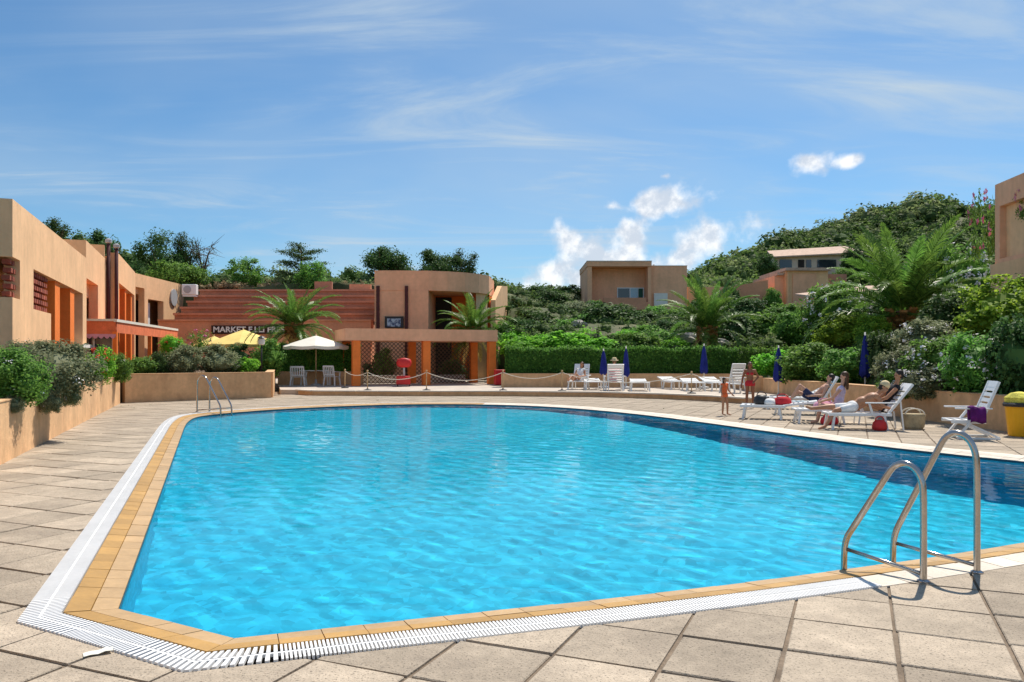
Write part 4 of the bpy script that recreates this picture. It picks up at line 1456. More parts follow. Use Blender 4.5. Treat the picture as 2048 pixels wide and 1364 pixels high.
for k, (u0, u1) in enumerate([(115, 131), (145, 163)]):
    a, b = T(u0), T(u1)
    MB().box(-.62, -.08, a, a + min(1.0, b - a), Z0, port[3] - .003).build('column', ORANGE, left)
MB().box(-1.6, -1.45, T(131), T(145), Z0, 3.9).build('panel', CAPWHITE, left)
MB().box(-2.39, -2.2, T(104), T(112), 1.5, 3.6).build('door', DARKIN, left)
MB().box(-.5, .15, T(158), T(213) + .1, 2.0, 2.14).build('ledge', CAPWHITE, left)
MB().box(-2.1, -1.9, opn[0] + .05, opn[1] - .05, 1.6, opn[3] - .01).build('recess_wall', STUCCO_P, left)
def lattice(parent, t0, t1, z0, z1, x0, axis='y'):
    rows = int((z1 - z0) / .20)
    cols = int((t1 - t0) / .30)
    me = MB().box(-.10, .10, -.115, .115, -.045, .045).mesh('brick', BRICK)
    for r_ in range(rows):
        for c_ in range(cols):
            o = link('brick', me, parent)
            tt = t0 + (c_ + .5 + (.5 if r_ % 2 else 0) - .25) * (t1 - t0) / cols
            o.location = (x0, min(max(tt, t0 + .12), t1 - .12), z0 + (r_ + .5) * (z1 - z0) / rows)
            o.rotation_euler = (0, random.uniform(-.02, .02), random.uniform(-.05, .05))
            o.scale = (1, 1.05, 1.45)
lattice(left, lat[0], lat[1], lat[2], lat[3], -.2)
MB().box(-.6, -.42, lat[0], lat[1], lat[2], lat[3]).build('lattice_backing', TERRA, left)
lattice(left, T(31) - .2, T(40), Zw(30, 596), Zw(30, 516), -.2)
# second volume, standing half a metre proud, with pipes on its shaded end
SX = .54
t2e = on_left(270, HV, SX)[0]
wing = thing('wing_building', 'farther tan wing with orange portico and twin dark pipes on its corner', 'building', (LC.x, LC.y, 0), AZ1)
mb = MB()
tA, zA = on_left(236, 560, SX)
ph = (tA + .5, t2e - .4, .6, zA - .1)
wall_boxes(mb, 'y', tE, t2e, .6, 7.1, SX - .4, SX, [ph])
mb.box(-6, SX - .401, tE + .002, t2e, ph[3] + .002, 6.9)
mb.box(-6, SX - 2.2, tE + .002, t2e, .6, ph[3])
mb.box(SX - 2.2, SX - .401, tE + .002, tE + .4, .6, ph[3])
mb.build('wall', STUCCO, wing)
for k in range(3):
    a = ph[0] + .6 + k * (ph[1] - ph[0] - 1.2) / 2.2
    MB().box(SX - .75, SX - .1, a, a + .7, .6, ph[3] - .003).build('column', ORANGE, wing)
MB().box(SX - 2.19, SX - 2.1, ph[0], ph[1], .6, ph[3] - .01).build('recess_wall', TERRA, wing)
for dx, top in ((-.05, 7.55), (.33, 7.3)):
    x_ = SX - .38 + dx
    MB().tube([(x_, tE - .16, 2.2), (x_, tE - .16, top)], .09, 10).build('flue_pipe', PIPE, wing, smooth=True)
    MB().lathe([(.05, 0), (.16, .05), (.16, .2), (.05, .26)], (x_, tE - .16, top)).build('flue_cowl', GREYP, wing)
MB().box(SX - 1.4, SX - .62, tE - .3, tE - .01, 5.6, 7.45).build('chimney', STUCCO, wing)
# inner wall, running straight away towards the steps
wp = LC + N1 * SX + D1 * t2e
inner = thing('end_building', 'tan wall with two dark doorways at the left end of the terracotta steps', 'building', (wp.x, wp.y, 0), R(2.5))
mb = MB()
yl = 9.6
def on_inner(u, v):
    k = (u - CU) / FPX
    dx, dy = -math.sin(R(2.5)), math.cos(R(2.5))
    t = (k * wp.y - wp.x) / (dx - k * dy)
    y = wp.y + t * dy
    return t, EYE - (v - HV) / FPX * y
d1 = (on_inner(271, 600)[0], on_inner(289, 600)[0], .6, on_inner(280, 575)[1])
d2 = (on_inner(296, 600)[0], on_inner(327, 600)[0], .6, on_inner(310, 600)[1])
wall_boxes(mb, 'y', 0, yl, .6, 7.05, -.4, 0, [d1, d2])
mb.box(-5, -.401, .02, yl, 4.9 + .9, 6.85)
mb.box(-5, -1.4, .02, yl, .6, 5.8)
mb.build('wall', STUCCO, inner)
MB().box(-1.39, -1.25, d1[0], d1[1], .6, d1[3] - .02).build('recess_wall', TERRA, inner)
MB().box(-1.24, -1.2, d1[0] + .1, d1[0] + .9, .6, 4.9).build('door', DARKIN, inner)
MB().box(-.5, -.44, d2[0] + .3, d2[0] + 1.4, 2.5, d2[3] - .2).build('door', WHITEP, inner)
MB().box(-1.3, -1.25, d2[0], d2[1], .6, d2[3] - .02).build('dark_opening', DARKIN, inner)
mb = MB()
a_, b_ = on_inner(346, 595)
mb.v = []; mb.tube([(.02, a_, b_), (.10, a_, b_)], .62, 24)
mb.build('round_panel', GREYP, inner)
ac = thing('air_conditioner', 'white air conditioning unit on the wall beside the terracotta steps', 'appliance', tuple(D(380, 590, 57.5)), R(2.5))
MB().box(-.5, .5, -.25, .25, 0, .75).build('casing', WHITEP, ac, bevel=.03)
MB().lathe([(.27, 0), (.27, .02), (.05, .03)], (0, 0, 0), 20).build('fan_grille', GREYP, ac).rotation_euler = (R(90), 0, 0)
ac.children[-1].location = (-.1, -.255, .38)
MB().box(-.45, .45, -.22, .22, -.12, -.02).build('bracket', WHITEP, ac)

# red awning of the shop, along the wing
A0, A1 = D(229, 641, 36), D(352, 663, 48.5)
adir = Vector((A1.x - A0.x, A1.y - A0.y, 0)); alen = adir.length
aw = thing('shop_awning', 'red fabric awning with scalloped valance over the shop front on the left', 'awning', (A0.x, A0.y, 1.2), math.atan2(adir.y, adir.x) - math.pi / 2)
zt = A0.z - 1.2
mb = MB()
mb.add([(-1.7, 0, zt - .05), (.05, 0, zt - .45), (.05, alen, zt - .45), (-1.7, alen, zt - .05), (-1.7, 0, zt - .09), (.05, 0, zt - .49), (.05, alen, zt - .49), (-1.7, alen, zt - .09)],
       [(0, 1, 2, 3), (7, 6, 5, 4), (0, 4, 5, 1), (2, 6, 7, 3)])
mb.build('canopy', REDF, aw)
MB().bar((.06, -.1, zt), (.06, alen, zt), .14, .12).build('front_bar', CREAMF, aw)
MB().bar((-1.6, -.02, zt + .02), (.04, -.02, zt + .02), .08, .10).build('end_bar', CREAMF, aw)
MB().add([(-1.9, .02, zt - .02), (.05, .02, zt - .02), (.05, .02, zt - .66), (-1.9, .02, zt - .66), (-1.9, .05, zt - .02), (.05, .05, zt - .02), (.05, .05, zt - .66), (-1.9, .05, zt - .66)],
         [(3, 2, 1, 0), (4, 5, 6, 7), (0, 1, 5, 4), (2, 3, 7, 6)]).build('end_panel', REDF, aw)
mb = MB()
for k in range(8):
    x0 = -1.9 + k * 1.95 / 8
    x1 = x0 + 1.95 / 8
    zb = zt - .66
    mb.add([(x0, .0, zb + .05), (x0, 0, zb - .06), (x0 + (x1 - x0) * .25, 0, zb - .13), (x0 + (x1 - x0) * .5, 0, zb - .16), (x0 + (x1 - x0) * .75, 0, zb - .13), (x1, 0, zb - .06), (x1, 0, zb + .05)], [(0, 1, 2, 3, 4, 5, 6)])
mb.build('valance', CLOTH['pink'], aw)
mb = MB()
mb.add([(.07, 0, zt - .06), (.07, alen, zt - .06), (.07, alen, zt - .55), (.07, 0, zt - .55), (.09, 0, zt - .06), (.09, alen, zt - .06), (.09, alen, zt - .55), (.09, 0, zt - .55)], [(0, 1, 2, 3), (7, 6, 5, 4), (3, 2, 6, 7)])
mb.build('front_valance', REDF, aw)
for x_, y_ in ((-1.95, .1), (.0, .1), (.0, alen * .5), (.0, alen - .2)):
    MB().box(x_ - .09, x_ + .09, y_ - .09, y_ + .09, -.9, zt - .5).build('post', ORANGE, aw)
MB().box(-1.85, -.1, .35, .40, -.9, zt - .62).build('shop_window', GLASS, aw)
for k in range(3):
    x_ = -1.75 + k * .8
    MB().box(x_ - .04, x_ + .04, .28, .34, -.9, zt - .62).build('mullion', CREAMF, aw)

# ================================================================== terracotta steps with the market wall
steps = thing('terrace_steps', 'broad flight of terracotta terrace steps behind the left palm', 'steps', (D(560, 700, 54).x, 54, TZ), R(0))
sx0, sx1 = D(352, 0, 54).x - steps.location.x, D(752, 0, 56).x - steps.location.x
zl = D(0, 642, 54).z - TZ
MB().box(sx0 - 1.2, sx1, 0, 2.0, -.1, zl).build('market_wall', ORANGE if False else TERRA_L, steps)
MB().box(sx0 - 1.2, sx1 + .02, -.12, 2.0, zl + .002, zl + .10).build('ledge', TERRA_L, steps)
ztop = D(0, 584, 60).z - TZ
NS = 5
for k in range(NS):
    z_a = zl + .10 + (ztop - zl) * k / NS
    z_b = zl + .10 + (ztop - zl) * (k + 1) / NS
    y_ = 1.0 + k * .98
    xl = -23.2 - steps.location.x + .05 * k
    m_ = MB().box(xl, sx1, y_, y_ + 1.9, z_a - .3, z_b - .14)
    m_.box(xl - .05, sx1 + .03, y_ - .16, y_ + 1.9, z_b - .138, z_b)
    m_.build('step', TERRA, steps)
MB().box(sx1 - 5.2, sx1 - 3.9, 5.6, 5.9, ztop, ztop + .75).build('parapet_block', TERRA, steps)
MB().box(sx1 - 2.6, sx1 - 1.0, 5.6, 5.9, ztop, ztop + .55).build('parapet_block', TERRA_L, steps)
sg0, sg1 = D(423, 651, 53.8), D(573, 668, 53.8)
sign = thing('market_sign', 'long black sign with white capitals reading MARKET on the terracotta wall', 'sign', ((sg0.x + sg1.x) / 2, 53.84, (sg0.z + sg1.z) / 2))
wS, hS = (sg1.x - sg0.x), (sg0.z - sg1.z)
MB().box(-wS / 2, wS / 2, -.06, .03, -hS / 2, hS / 2).build('board', SIGNBLK, sign)
text_mesh('lettering', 'MARKET F.LLI FRES', .52, .012, SIGNLET, sign, Matrix.Translation((0, -.075, 0)) @ Matrix.Rotation(R(90), 4, 'X'), width=wS * .95)

# ================================================================== middle building
mid = thing('middle_building', 'peach building with a curved end and a loggia behind the pergola', 'building', tuple(D(749, 700, 46).to_2d().to_3d()))
fp = [D(u, 0, y) for u, y in ((749, 46), (800, 46), (858, 46.1), (895, 46.5), (930, 47.1), (958, 47.9), (978, 49), (988, 52.5), (988, 56), (749, 56))]
fp = [(p.x, p.y) for p in fp]
zt_, zb_ = D(0, 543, 46).z, D(0, 582, 46.5).z
MB().prism(fp, zb_, zt_).build('upper_wall', STUCCO_P, mid, world=True)
MB().prism([(x_ + (0.06 if i in (0, 9) else 0) * 0, y_) for i, (x_, y_) in enumerate(fp)], zt_ + .002, zt_ + .06).build('parapet_cap', STUCCO_P, mid, world=True)
xr = D(857, 0, 46.1).x
MB().box(fp[0][0], xr, 46.03, 56, 0, zb_ - .002).build('lower_wall', STUCCO_P, mid, world=True)
MB().box(xr + .001, D(984, 0, 52).x, 50.5, 56, 0, zb_ - .003).build('loggia_wall', ORANGE, mid, world=True)
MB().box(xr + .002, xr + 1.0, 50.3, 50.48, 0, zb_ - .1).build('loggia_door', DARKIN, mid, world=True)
MB().prism([(p.x, p.y) for p in (D(952, 0, 48.0), D(972, 0, 48.9), D(976, 0, 49.6), D(954, 0, 49))], 0, zb_ - .002).build('loggia_pier', STUCCO, mid, world=True)
MB().prism([(p.x, p.y) for p in (D(979, 0, 49.4), D(986, 0, 51.8), D(983, 0, 52), D(977, 0, 49.8))], 0, zb_ - .002).build('loggia_pier', ORANGE, mid, world=True)
for u in (756, 813):
    a = D(u, 572, 45.95)
    MB().box(a.x - .09, a.x + .09, 45.86, 46.0, 0, a.z).build('downpipe', PIPE, mid, world=True)
f0, f1 = D(991, 0, 49.5), D(1015, 0, 54.5)
fin = MB()
fin.add([(f0.x, f0.y, 0), (f1.x, f1.y, 0), (f1.x, f1.y, D(0, 571, 54).z), (f0.x + .5 * (f1.x - f0.x), f0.y + .5 * (f1.y - f0.y), D(0, 572, 52).z), (f0.x, f0.y, D(0, 600, 49.5).z)] , [(0, 1, 2, 3, 4)])
fin.add([(f0.x - .3, f0.y, 0), (f1.x - .3, f1.y, 0), (f1.x - .3, f1.y, D(0, 571, 54).z), (f0.x + .5 * (f1.x - f0.x) - .3, f0.y + .5 * (f1.y - f0.y), D(0, 572, 52).z), (f0.x - .3, f0.y, D(0, 600, 49.5).z)], [(4, 3, 2, 1, 0)])
fin.f += [(4, 3, 8, 9), (3, 2, 7, 8), (0, 4, 9, 5), (1, 6, 7, 2)]
fin.build('buttress_wall', STUCCO, mid, world=True)
MB().box(f1.x, f1.x + 6, 53.5, 53.9, 0, 3.2).build('side_wall', STUCCO_P, mid, world=True)
b0, b1 = D(770, 633, 45.9), D(807, 656, 45.9)
board = thing('notice_board', 'dark framed board with a pale blue picture above the pergola', 'sign', ((b0.x + b1.x) / 2, 45.9, b1.z))
MB().box(b0.x, b1.x, 45.80, 45.99, b1.z, b0.z).build('frame', BLACKP, board, world=True)
PRINT, n, l, p = newmat('faded_print')
geo = n.new('ShaderNodeNewGeometry')
c = mmixc(n, l, mmap(n, l, mnoise(n, l, geo.outputs['Position'], 5, 3), .42, .58, 0, 1), (0.04, 0.07, 0.16), (0.42, 0.52, 0.62))
l.new(c, p.inputs['Base Color'])
MB().box(b0.x + .14, b1.x - .14, 45.77, 45.795, b1.z + .08, b0.z - .12).build('picture', PRINT, board, world=True)

# ================================================================== pergola
pg0 = G(712, 772, TZ)
perg = thing('pergola', 'flat-roofed pergola on bright orange posts behind the pool', 'pergola', (pg0.x, pg0.y, TZ), AZ1)
def s_on(u):
    k = (u - CU) / FPX
    return (k * pg0.y - pg0.x) / (N1.x - k * N1.y)
posts = [0.0, s_on(852), s_on(983)]
zb, zt = D(0, 681, pg0.y).z - TZ, D(0, 657, pg0.y).z - TZ
PD = 3.0
for s in posts:
    for y_ in (0, PD):
        MB().box(s - .19, s + .19, y_ - .19, y_ + .19, 0, zb - .002).build('post', ORANGE, perg, bevel=.012)
mb = MB()
x0, x1 = -.55, posts[2] + .25
mb.box(x0, x1, -.24, .24, zb, zt)
mb.build('front_beam', STUCCO_P, perg)
MB().box(x0, x1, PD - .24, PD + .24, zb, zt).build('back_beam', STUCCO_P, perg)
MB().box(x0, x0 + .48, .241, PD - .241, zb, zt).build('side_beam', STUCCO_P, perg)
MB().box(x1 - .48, x1, .241, PD - .241, zb, zt).build('side_beam', STUCCO_P, perg)
MB().box(x0 + .48, x1 - .48, .241, PD - .241, zb + .15, zb + .27).build('roof_slab', STUCCO_P, perg)
mb = MB()
for a, b in zip(posts, posts[1:]):                       # diagonal trellis between the back posts
    a, b = a + .2, b - .2
    w_ = b - a
    q = -zb
    while q < w_:
        for sg in (1, -1):
            u0, u1 = max(0, q), min(w_, q + zb)
            p0 = (a + (u0 if sg > 0 else w_ - u0), PD + .03 * sg, (u0 - q))
            p1 = (a + (u1 if sg > 0 else w_ - u1), PD + .03 * sg, (u1 - q))
            if u1 - u0 > .05: mb.bar(p0, p1, .03, .02, up=(0, 1, 0))
        q += .22
tag(mb.build('trellis', BARK, perg), kind='stuff')
MB().box(posts[0] + .3, posts[1] - .3, PD + .5, PD + .8, 0, .42).build('bench', CAPWHITE, perg)
MB().box(posts[1] + .3, posts[2] - .3, PD + .5, PD + .8, 0, .42).build('bench', CAPWHITE, perg)
for lab, u, vb, vt, w, y, k in [('rounded green bush seen through the left bay of the pergola', 768, 766, 700, 44, 44.6, 'mid'), ('low green bush behind the right bay of the pergola', 905, 766, 722, 60, 45.2, 'dark'), ('small dark bush left of the red panel under the pergola', 740, 768, 726, 36, 44.9, 'dark')]:
    shrub(k, lab, u, vb, vt, w, y)

# ================================================================== villas on the hill
villa = thing('villa', 'tan flat-roofed villa with a deep loggia above the clipped hedge', 'house', (D(1275, 0, 74).x, 74, 0))
vx = lambda u: D(u, 0, 74).x
vz = lambda v: D(0, v, 74).z
mb = MB()
mb.box(vx(1175), vx(1184), 74, 82, 3.5, vz(533))
mb.box(vx(1296), vx(1302.5), 74.02, 82, 3.5, vz(533))
mb.box(vx(1184), vx(1296), 75.8, 82, 3.5, vz(533) - .002)
mb.box(vx(1184), vx(1296), 74.05, 75.8, 3.5, vz(604))
mb.build('wall', STUCCO_P, villa, world=True)
MB().box(vx(1174), vx(1303), 73.9, 82.1, vz(532.8), vz(523)).build('roof_slab', STUCCO_P, villa, world=True)
MB().box(vx(1173.5), vx(1303.5), 73.85, 82.1, vz(523) + .002, vz(521.5)).build('roof_edge', CAPWHITE, villa, world=True)
MB().box(vx(1302.6), vx(1376), 74.4, 82, 3.5, vz(531)).build('side_wing', STUCCO_P, villa, world=True)
MB().box(vx(1303), vx(1376.5), 74.35, 82, vz(531) + .002, vz(529.8)).build('wing_roof_edge', CAPWHITE, villa, world=True)
MB().box(vx(1206), vx(1291), 73.6, 74.04, vz(620), vz(596)).build('balcony_parapet', TERRA_L, villa, world=True)
w = MB().box(vx(1239), vx(1294), 75.66, 75.79, vz(603), vz(572)).build('window', WHITEP, villa, world=True)
for a, b, m in ((1241, 1264, GLASS), (1267, 1281, CLOTH['bluepat']), (1282.5, 1291.5, SHUTTER)):
    q = MB().box(vx(a), vx(b), 75.60, 75.655, vz(602), vz(574)).build('pane' if m is not SHUTTER else 'shutter', m, villa, world=True)
    q.parent = w
MB().box(vx(1309), vx(1336), 74.2, 74.38, vz(612), vz(586)).build('white_screen', CAPWHITE, villa, world=True)
mb = MB()
for k in range(12):
    u = 1262 + k * 4.5
    mb.tube([(vx(u), 72.6, vz(634)), (vx(u), 73.7, vz(627))], .12, 6)
mb.build('tiled_canopy', surf('red_roof_tile', (0.36, 0.11, 0.07), var=.25, bump=.2), villa, world=True)
MB().tube([(vx(1315), 76, vz(529.5)), (vx(1315), 76, vz(524))], .1, 6).build('roof_vent', GREYP, villa, world=True)

up = thing('villa', 'low white-walled villa with a long sloping pale tile roof below the hilltop', 'house', (D(1630, 0, 100).x, 100, 0))
ux = lambda u: D(u, 0, 100).x
uz = lambda v: D(0, v, 100).z
MB().prism([(ux(1548), 100), (ux(1715), 100), (ux(1715), 104), (ux(1548), 104)], uz(565), lambda x, y: np.interp(x, [ux(1548), ux(1760)], [uz(514.6), uz(505.6)])).build('wall', surf('pale_stucco', (.72, .60, .48), var=.1, bump=.2), up, world=True)
mb = MB()
mb.add([(ux(1540), 99.2, uz(517)), (ux(1722), 99.2, uz(508)), (ux(1722), 105, uz(484)), (ux(1560), 105, uz(494)), (ux(1540), 99.2, uz(514.5)), (ux(1722), 99.2, uz(505.5)), (ux(1722), 105, uz(481)), (ux(1560), 105, uz(491))],
       [(3, 2, 1, 0), (4, 5, 6, 7), (0, 1, 5, 4), (1, 2, 6, 5), (2, 3, 7, 6), (3, 0, 4, 7)])
mb.build('roof', ROOFTILE, up, world=True)
for a, b in ((1559, 1583), (1596, 1608), (1612, 1622), (1634, 1672)):
    w = MB().box(ux(a), ux(b), 99.9, 99.98, uz(536), uz(519.5)).build('window', GLASS if a != 1596 else DARKIN, up, world=True)
lo = thing('villa', 'box-shaped tan villa with a pale slab roof left of the big palm', 'house', (D(1605, 0, 80).x, 80, 0))
lx = lambda u: D(u, 0, 80).x
lz = lambda v: D(0, v, 80).z
MB().box(lx(1572), lx(1656), 80, 88, lz(640), lz(542)).build('wall', STUCCO, lo, world=True)
MB().box(lx(1553), lx(1572) - .002, 80.6, 88, lz(640), lz(550)).build('side_wall', STUCCO_P, lo, world=True)
MB().box(lx(1574), lx(1577), 79.88, 79.998, lz(640), lz(545)).build('pilaster', STUCCO, lo, world=True)
MB().box(lx(1585), lx(1632), 79.9, 79.998, lz(640), lz(548)).build('shutter_panel', STUCCO_P, lo, world=True)
MB().box(lx(1569), lx(1660), 79.6, 88.2, lz(541.8), lz(536)).build('roof_slab', ROOFTILE, lo, world=True)
MB().box(lx(1556), lx(1569) - .01, 80.2, 88.2, lz(549.8), lz(545)).build('side_roof', ROOFTILE, lo, world=True)
MB().box(lx(1662), lx(1702), 81, 86, lz(640), lz(546)).build('end_wall', TERRA, lo, world=True)
red = thing('villa', 'terracotta villa wall with a small white arch between the tan villa and the box-shaped one', 'house', (D(1508, 0, 78).x, 78, 0))
rx = lambda u: D(u, 0, 78).x
rz_ = lambda v: D(0, v, 78).z
MB().add([(rx(1470), 78, rz_(640)), (rx(1536), 78, rz_(640)), (rx(1536), 78, rz_(560)), (rx(1470), 78, rz_(572)), (rx(1470), 84, rz_(640)), (rx(1536), 84, rz_(640)), (rx(1536), 84, rz_(556)), (rx(1470), 84, rz_(568))],
         [(0, 1, 2, 3), (1, 5, 6, 2), (5, 4, 7, 6), (4, 0, 3, 7), (3, 2, 6, 7)]).build('wall', TERRA_L, red, world=True)
MB().box(rx(1380), rx(1470) - .01, 79, 85, rz_(640), rz_(572)).build('pale_wing', STUCCO, red, world=True)
MB().box(rx(1536) + .01, rx(1552), 78.6, 84, rz_(640), rz_(578)).build('link_wall', STUCCO_P, red, world=True)
eave = thing('villa', 'small villa with a tiled eave and blue door half hidden behind the pale flowering shrub', 'house', (D(1700, 0, 56).x, 56, 0))
ex = lambda u: D(u, 0, 56).x
ez = lambda v: D(0, v, 56).z
MB().box(ex(1640), ex(1800), 56, 63, ez(700), ez(594)).build('wall', STUCCO_P, eave, world=True)
MB().add([(ex(1628), 55.2, ez(598)), (ex(1812), 55.2, ez(578)), (ex(1812), 62, ez(560)), (ex(1650), 62, ez(578)), (ex(1628), 55.2, ez(594)), (ex(1812), 55.2, ez(574)), (ex(1812), 62, ez(556)), (ex(1650), 62, ez(574))],
         [(3, 2, 1, 0), (4, 5, 6, 7), (0, 1, 5, 4), (1, 2, 6, 5), (2, 3, 7, 6), (3, 0, 4, 7)]).build('roof', ROOFTILE, eave, world=True)
MB().box(ex(1757), ex(1776), 55.9, 55.998, ez(640), ez(592)).build('door', surf('blue_door', (.10, .22, .42), var=.1, bump=0), eave, world=True)

# corner house at the right edge
ch0 = D(1990, 370, 26)
corner = thing('corner_house', 'tan house corner with a recessed opening at the right picture edge', 'house', (ch0.x, ch0.y, 0), -R(5.9) + math.pi)
# local +Y runs towards the camera along the facade, local +X points left into the open
zc = ch0.z
mb = MB()
zo0, zo1 = 4.75, zc - .75
ya, yb = .30, 1.9
wall_boxes(mb, 'y', 0, 9, 4.6, zc, -.35, 0, [(ya, 5.5, zo0, zo1)])
mb.box(-6, -.351, 0, 9, zo1 + .3, zc - .15)
mb.box(-6, -.351, 0, .3, 4.6, zo1 + .3)
mb.box(-6, -1.6, .3, 9, 4.6, zo1 + .3)
mb.build('wall', STUCCO_P, corner)
MB().box(-.34, -.2, ya, yb - .45, zo0, zo1 - .003).build('screen_wall', STUCCO, corner)
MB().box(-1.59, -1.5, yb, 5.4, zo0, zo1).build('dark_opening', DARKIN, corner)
MB().box(-6, .12, -.06, 9, 1.5, 4.598).build('plinth_wall', STUCCO, corner)
# ================================================================== pool ladders
def rail_path(F, W, top, drop=.55, low=.14):
    """hand rail: up from the deck foot F, over an arch, slanting down to W and into the water"""
    F, W = Vector(F), Vector(W)
    d = (W - F); d.z = 0
    L_ = d.length
    d.normalize()
    pts = [(0, 0.0), (0, top * .40), (0, top * .74)]
    rr = L_ * .23
    for k in range(1, 10):
        a = math.pi - math.pi * .80 * k / 9
        pts.append((rr + rr * math.cos(a), top - rr + rr * math.sin(a) if False else top * .74 + (top * .26) * math.sin(min(a, math.pi) if a > math.pi / 2 else a) ** .8))
    x_e, z_e = pts[-1]
    pts += [(x_e + (L_ - x_e) * t, z_e + (low + .05 - z_e) * t) for t in (.2, .5, .8, .95)]
    pts += [(L_ + .004, low - .02), (L_ + .004, -.2), (L_ + .004, -drop)]
    return [F + d * x + Vector((0, 0, z)) for x, z in pts]
def smooth_path(pts, k=2):
    for _ in range(k):
        q = [pts[0]]
        for a, b in zip(pts, pts[1:]):
            q += [a * .75 + b * .25, a * .25 + b * .75]
        pts = q + [pts[-1]]
    return pts
def ladder(label, rails, rad, treads=True):
    base = thing('pool_ladder', label, 'ladder', tuple(rails[0][0]), group='pool ladders')
    for F, W, top in rails:
        MB().tube(smooth_path(rail_path(F, W, top)), rad, 14).build('hand_rail', STAINLESS, base, smooth=True, world=True)
        F, W = Vector(F), Vector(W)
        MB().tube([W + Vector((0, 0, .13)), F + Vector((0, 0, .055))], rad * .62, 10).build('base_bar', STAINLESS, base, smooth=True, world=True)
        MB().lathe([(rad * 1.9, 0), (rad * 1.9, .008), (rad * 1.1, .02)], (F.x, F.y, .002), 18).build('foot_flange', STAINLESS, base, smooth=False, world=True)
    if treads:
        (F0, W0, _), (F1, W1, _) = rails
        for z in (-.25, -.48):
            a, b = Vector(W0) + Vector((0, 0, z)), Vector(W1) + Vector((0, 0, z))
            MB().bar(a, b, .09, .03).build('tread', STAINLESS, base, world=True)
ladder('near stainless steel pool ladder at the lower right, casting curved shadows', [(G(1847, 1164), G(1689, 1131), .83), (G(1954, 1146), G(1787, 1118), 1.03)], .0235)
ladder('far stainless steel pool ladder at the left end of the pool', [(G(394, 824), G(441, 826), 1.06), (G(419, 823), G(463, 824.5), 1.0)], .024)

# ================================================================== sunbeds, chairs, table
def lounger(label, loc, rz, back=55, length=1.9, width=.66, arms=False, cover=None, scale=1.0, xlegs=False, group='white plastic sunbeds', name='sun_lounger', mat=None):
    mat = mat or WHITEP
    t = thing(name, label, 'sunbed' if name == 'sun_lounger' else 'chair', loc, rz, group)
    sh = .34
    bl = .82
    sl = length - bl * .85
    x0, x1 = -length * .5, -length * .5 + sl
    w2 = width / 2
    for s in (-1, 1):
        MB().box(x0, x1 + .06, s * w2 - .025, s * w2 + .025, sh - .035, sh + .035).build('side_rail', mat, t, bevel=.008)
    n_ = max(4, int(sl / .12))
    sm = MB().box(-.042, .042, -w2 + .026, w2 - .026, -.012, .012).mesh('slat', cover or mat)
    for k in range(n_):
        o = link('slat', sm, t)
        o.location = (x0 + .05 + k * (sl - .08) / (n_ - 1), 0, sh + .01)
    a = R(back)
    dx, dz = math.cos(a), math.sin(a)
    bk = MB()
    for s in (-1, 1):
        bk.bar((x1, s * (w2 - .05), sh + .02), (x1 + dx * bl, s * (w2 - .05), sh + .02 + dz * bl), .05, .05, up=(0, 1, 0))
    bk.bar((x1 + dx * (bl - .06), -w2 + .07, sh + .02 + dz * (bl - .06)), (x1 + dx * (bl - .06), w2 - .07, sh + .02 + dz * (bl - .06)), .035, .13, up=(dx, 0, dz))
    bko = bk.build('backrest_frame', mat, t)
    bm_ = MB().bar((0, -w2 + .07, 0), (0, w2 - .07, 0), .03, .075, up=(dx, 0, dz)).mesh('slat', cover or mat)
    for k in range(6):
        q = .08 + k * (bl - .24) / 5
        o = link('back_slat', bm_, bko)
        o.location = (x1 + dx * q, 0, sh + .02 + dz * q)
    if xlegs:
        for s in (-1, 1):
            y = s * (w2 + .03)
            MB().bar((x0 + .10, y, .03), (x1 - .02, y, .60), .04, .06, up=(0, 1, 0)).build('leg', mat, t)
            MB().bar((x1 + .30, y - s * .045, .03), (x0 + .22, y - s * .045, sh), .04, .06, up=(0, 1, 0)).build('leg', mat, t)
            MB().bar((x0 + .10, y, .02), (x1 + .30, y, .02), .045, .035).build('foot_bar', mat, t)
    else:
        for x in (x0 + .12, x1 - .10):
            for s in (-1, 1):
                MB().bar((x, s * (w2 - .02), sh), (x + (.06 if x > 0 else -.05), s * (w2 + .02), 0.0), .055, .05, up=(1, 0, 0)).build('leg', mat, t)
    if arms:
        for s in (-1, 1):
            MB().box(x1 - .50, x1 + .16, s * (w2 + .04) - .03, s * (w2 + .04) + .03, .585, .615).build('armrest', mat, t, bevel=.008)
            if not xlegs:
                MB().bar((x1 - .42, s * (w2 + .04), .585), (x1 - .34, s * (w2 + .02), sh), .04, .04, up=(1, 0, 0)).build('arm_post', mat, t)
    if not xlegs:
        for s in (-1, 1):
            MB().bar((x1 + dx * bl * .5, s * (w2 - .07), sh + dz * bl * .5), (x1 + .32, s * (w2 - .07), .0), .035, .03, up=(1, 0, 0)).build('back_prop', mat, t)
    t.scale = (scale,) * 3
    return t
def ground_at(u, v, z=0.0):
    return tuple(G(u, v, z))
lounger('empty white recliner with a purple towel over its arm near the yellow bin', ground_at(1962, 876), R(-12), back=68, length=1.25, width=.60, arms=True, xlegs=True, name='recliner_chair', group='white plastic recliners', scale=1.0)
lounger('white recliner of the bather with the hat, beside the wicker basket', ground_at(1742, 858), R(-8), back=52, length=1.95, width=.66, arms=True, xlegs=False, scale=1.0)
lounger('white sunbed on which the long-haired woman sits', ground_at(1665, 846), R(-10), back=20, length=1.9, width=.64, scale=.95)
lounger('white sunbed with a blue patterned towel and raised back', ground_at(1620, 829), R(-12), back=58, length=1.9, width=.70, cover=CLOTH['bluepat'])
lounger('white sunbed nearest the pool, covered with dark bags', ground_at(1552, 838), R(-20), back=8, length=1.75, width=.66)
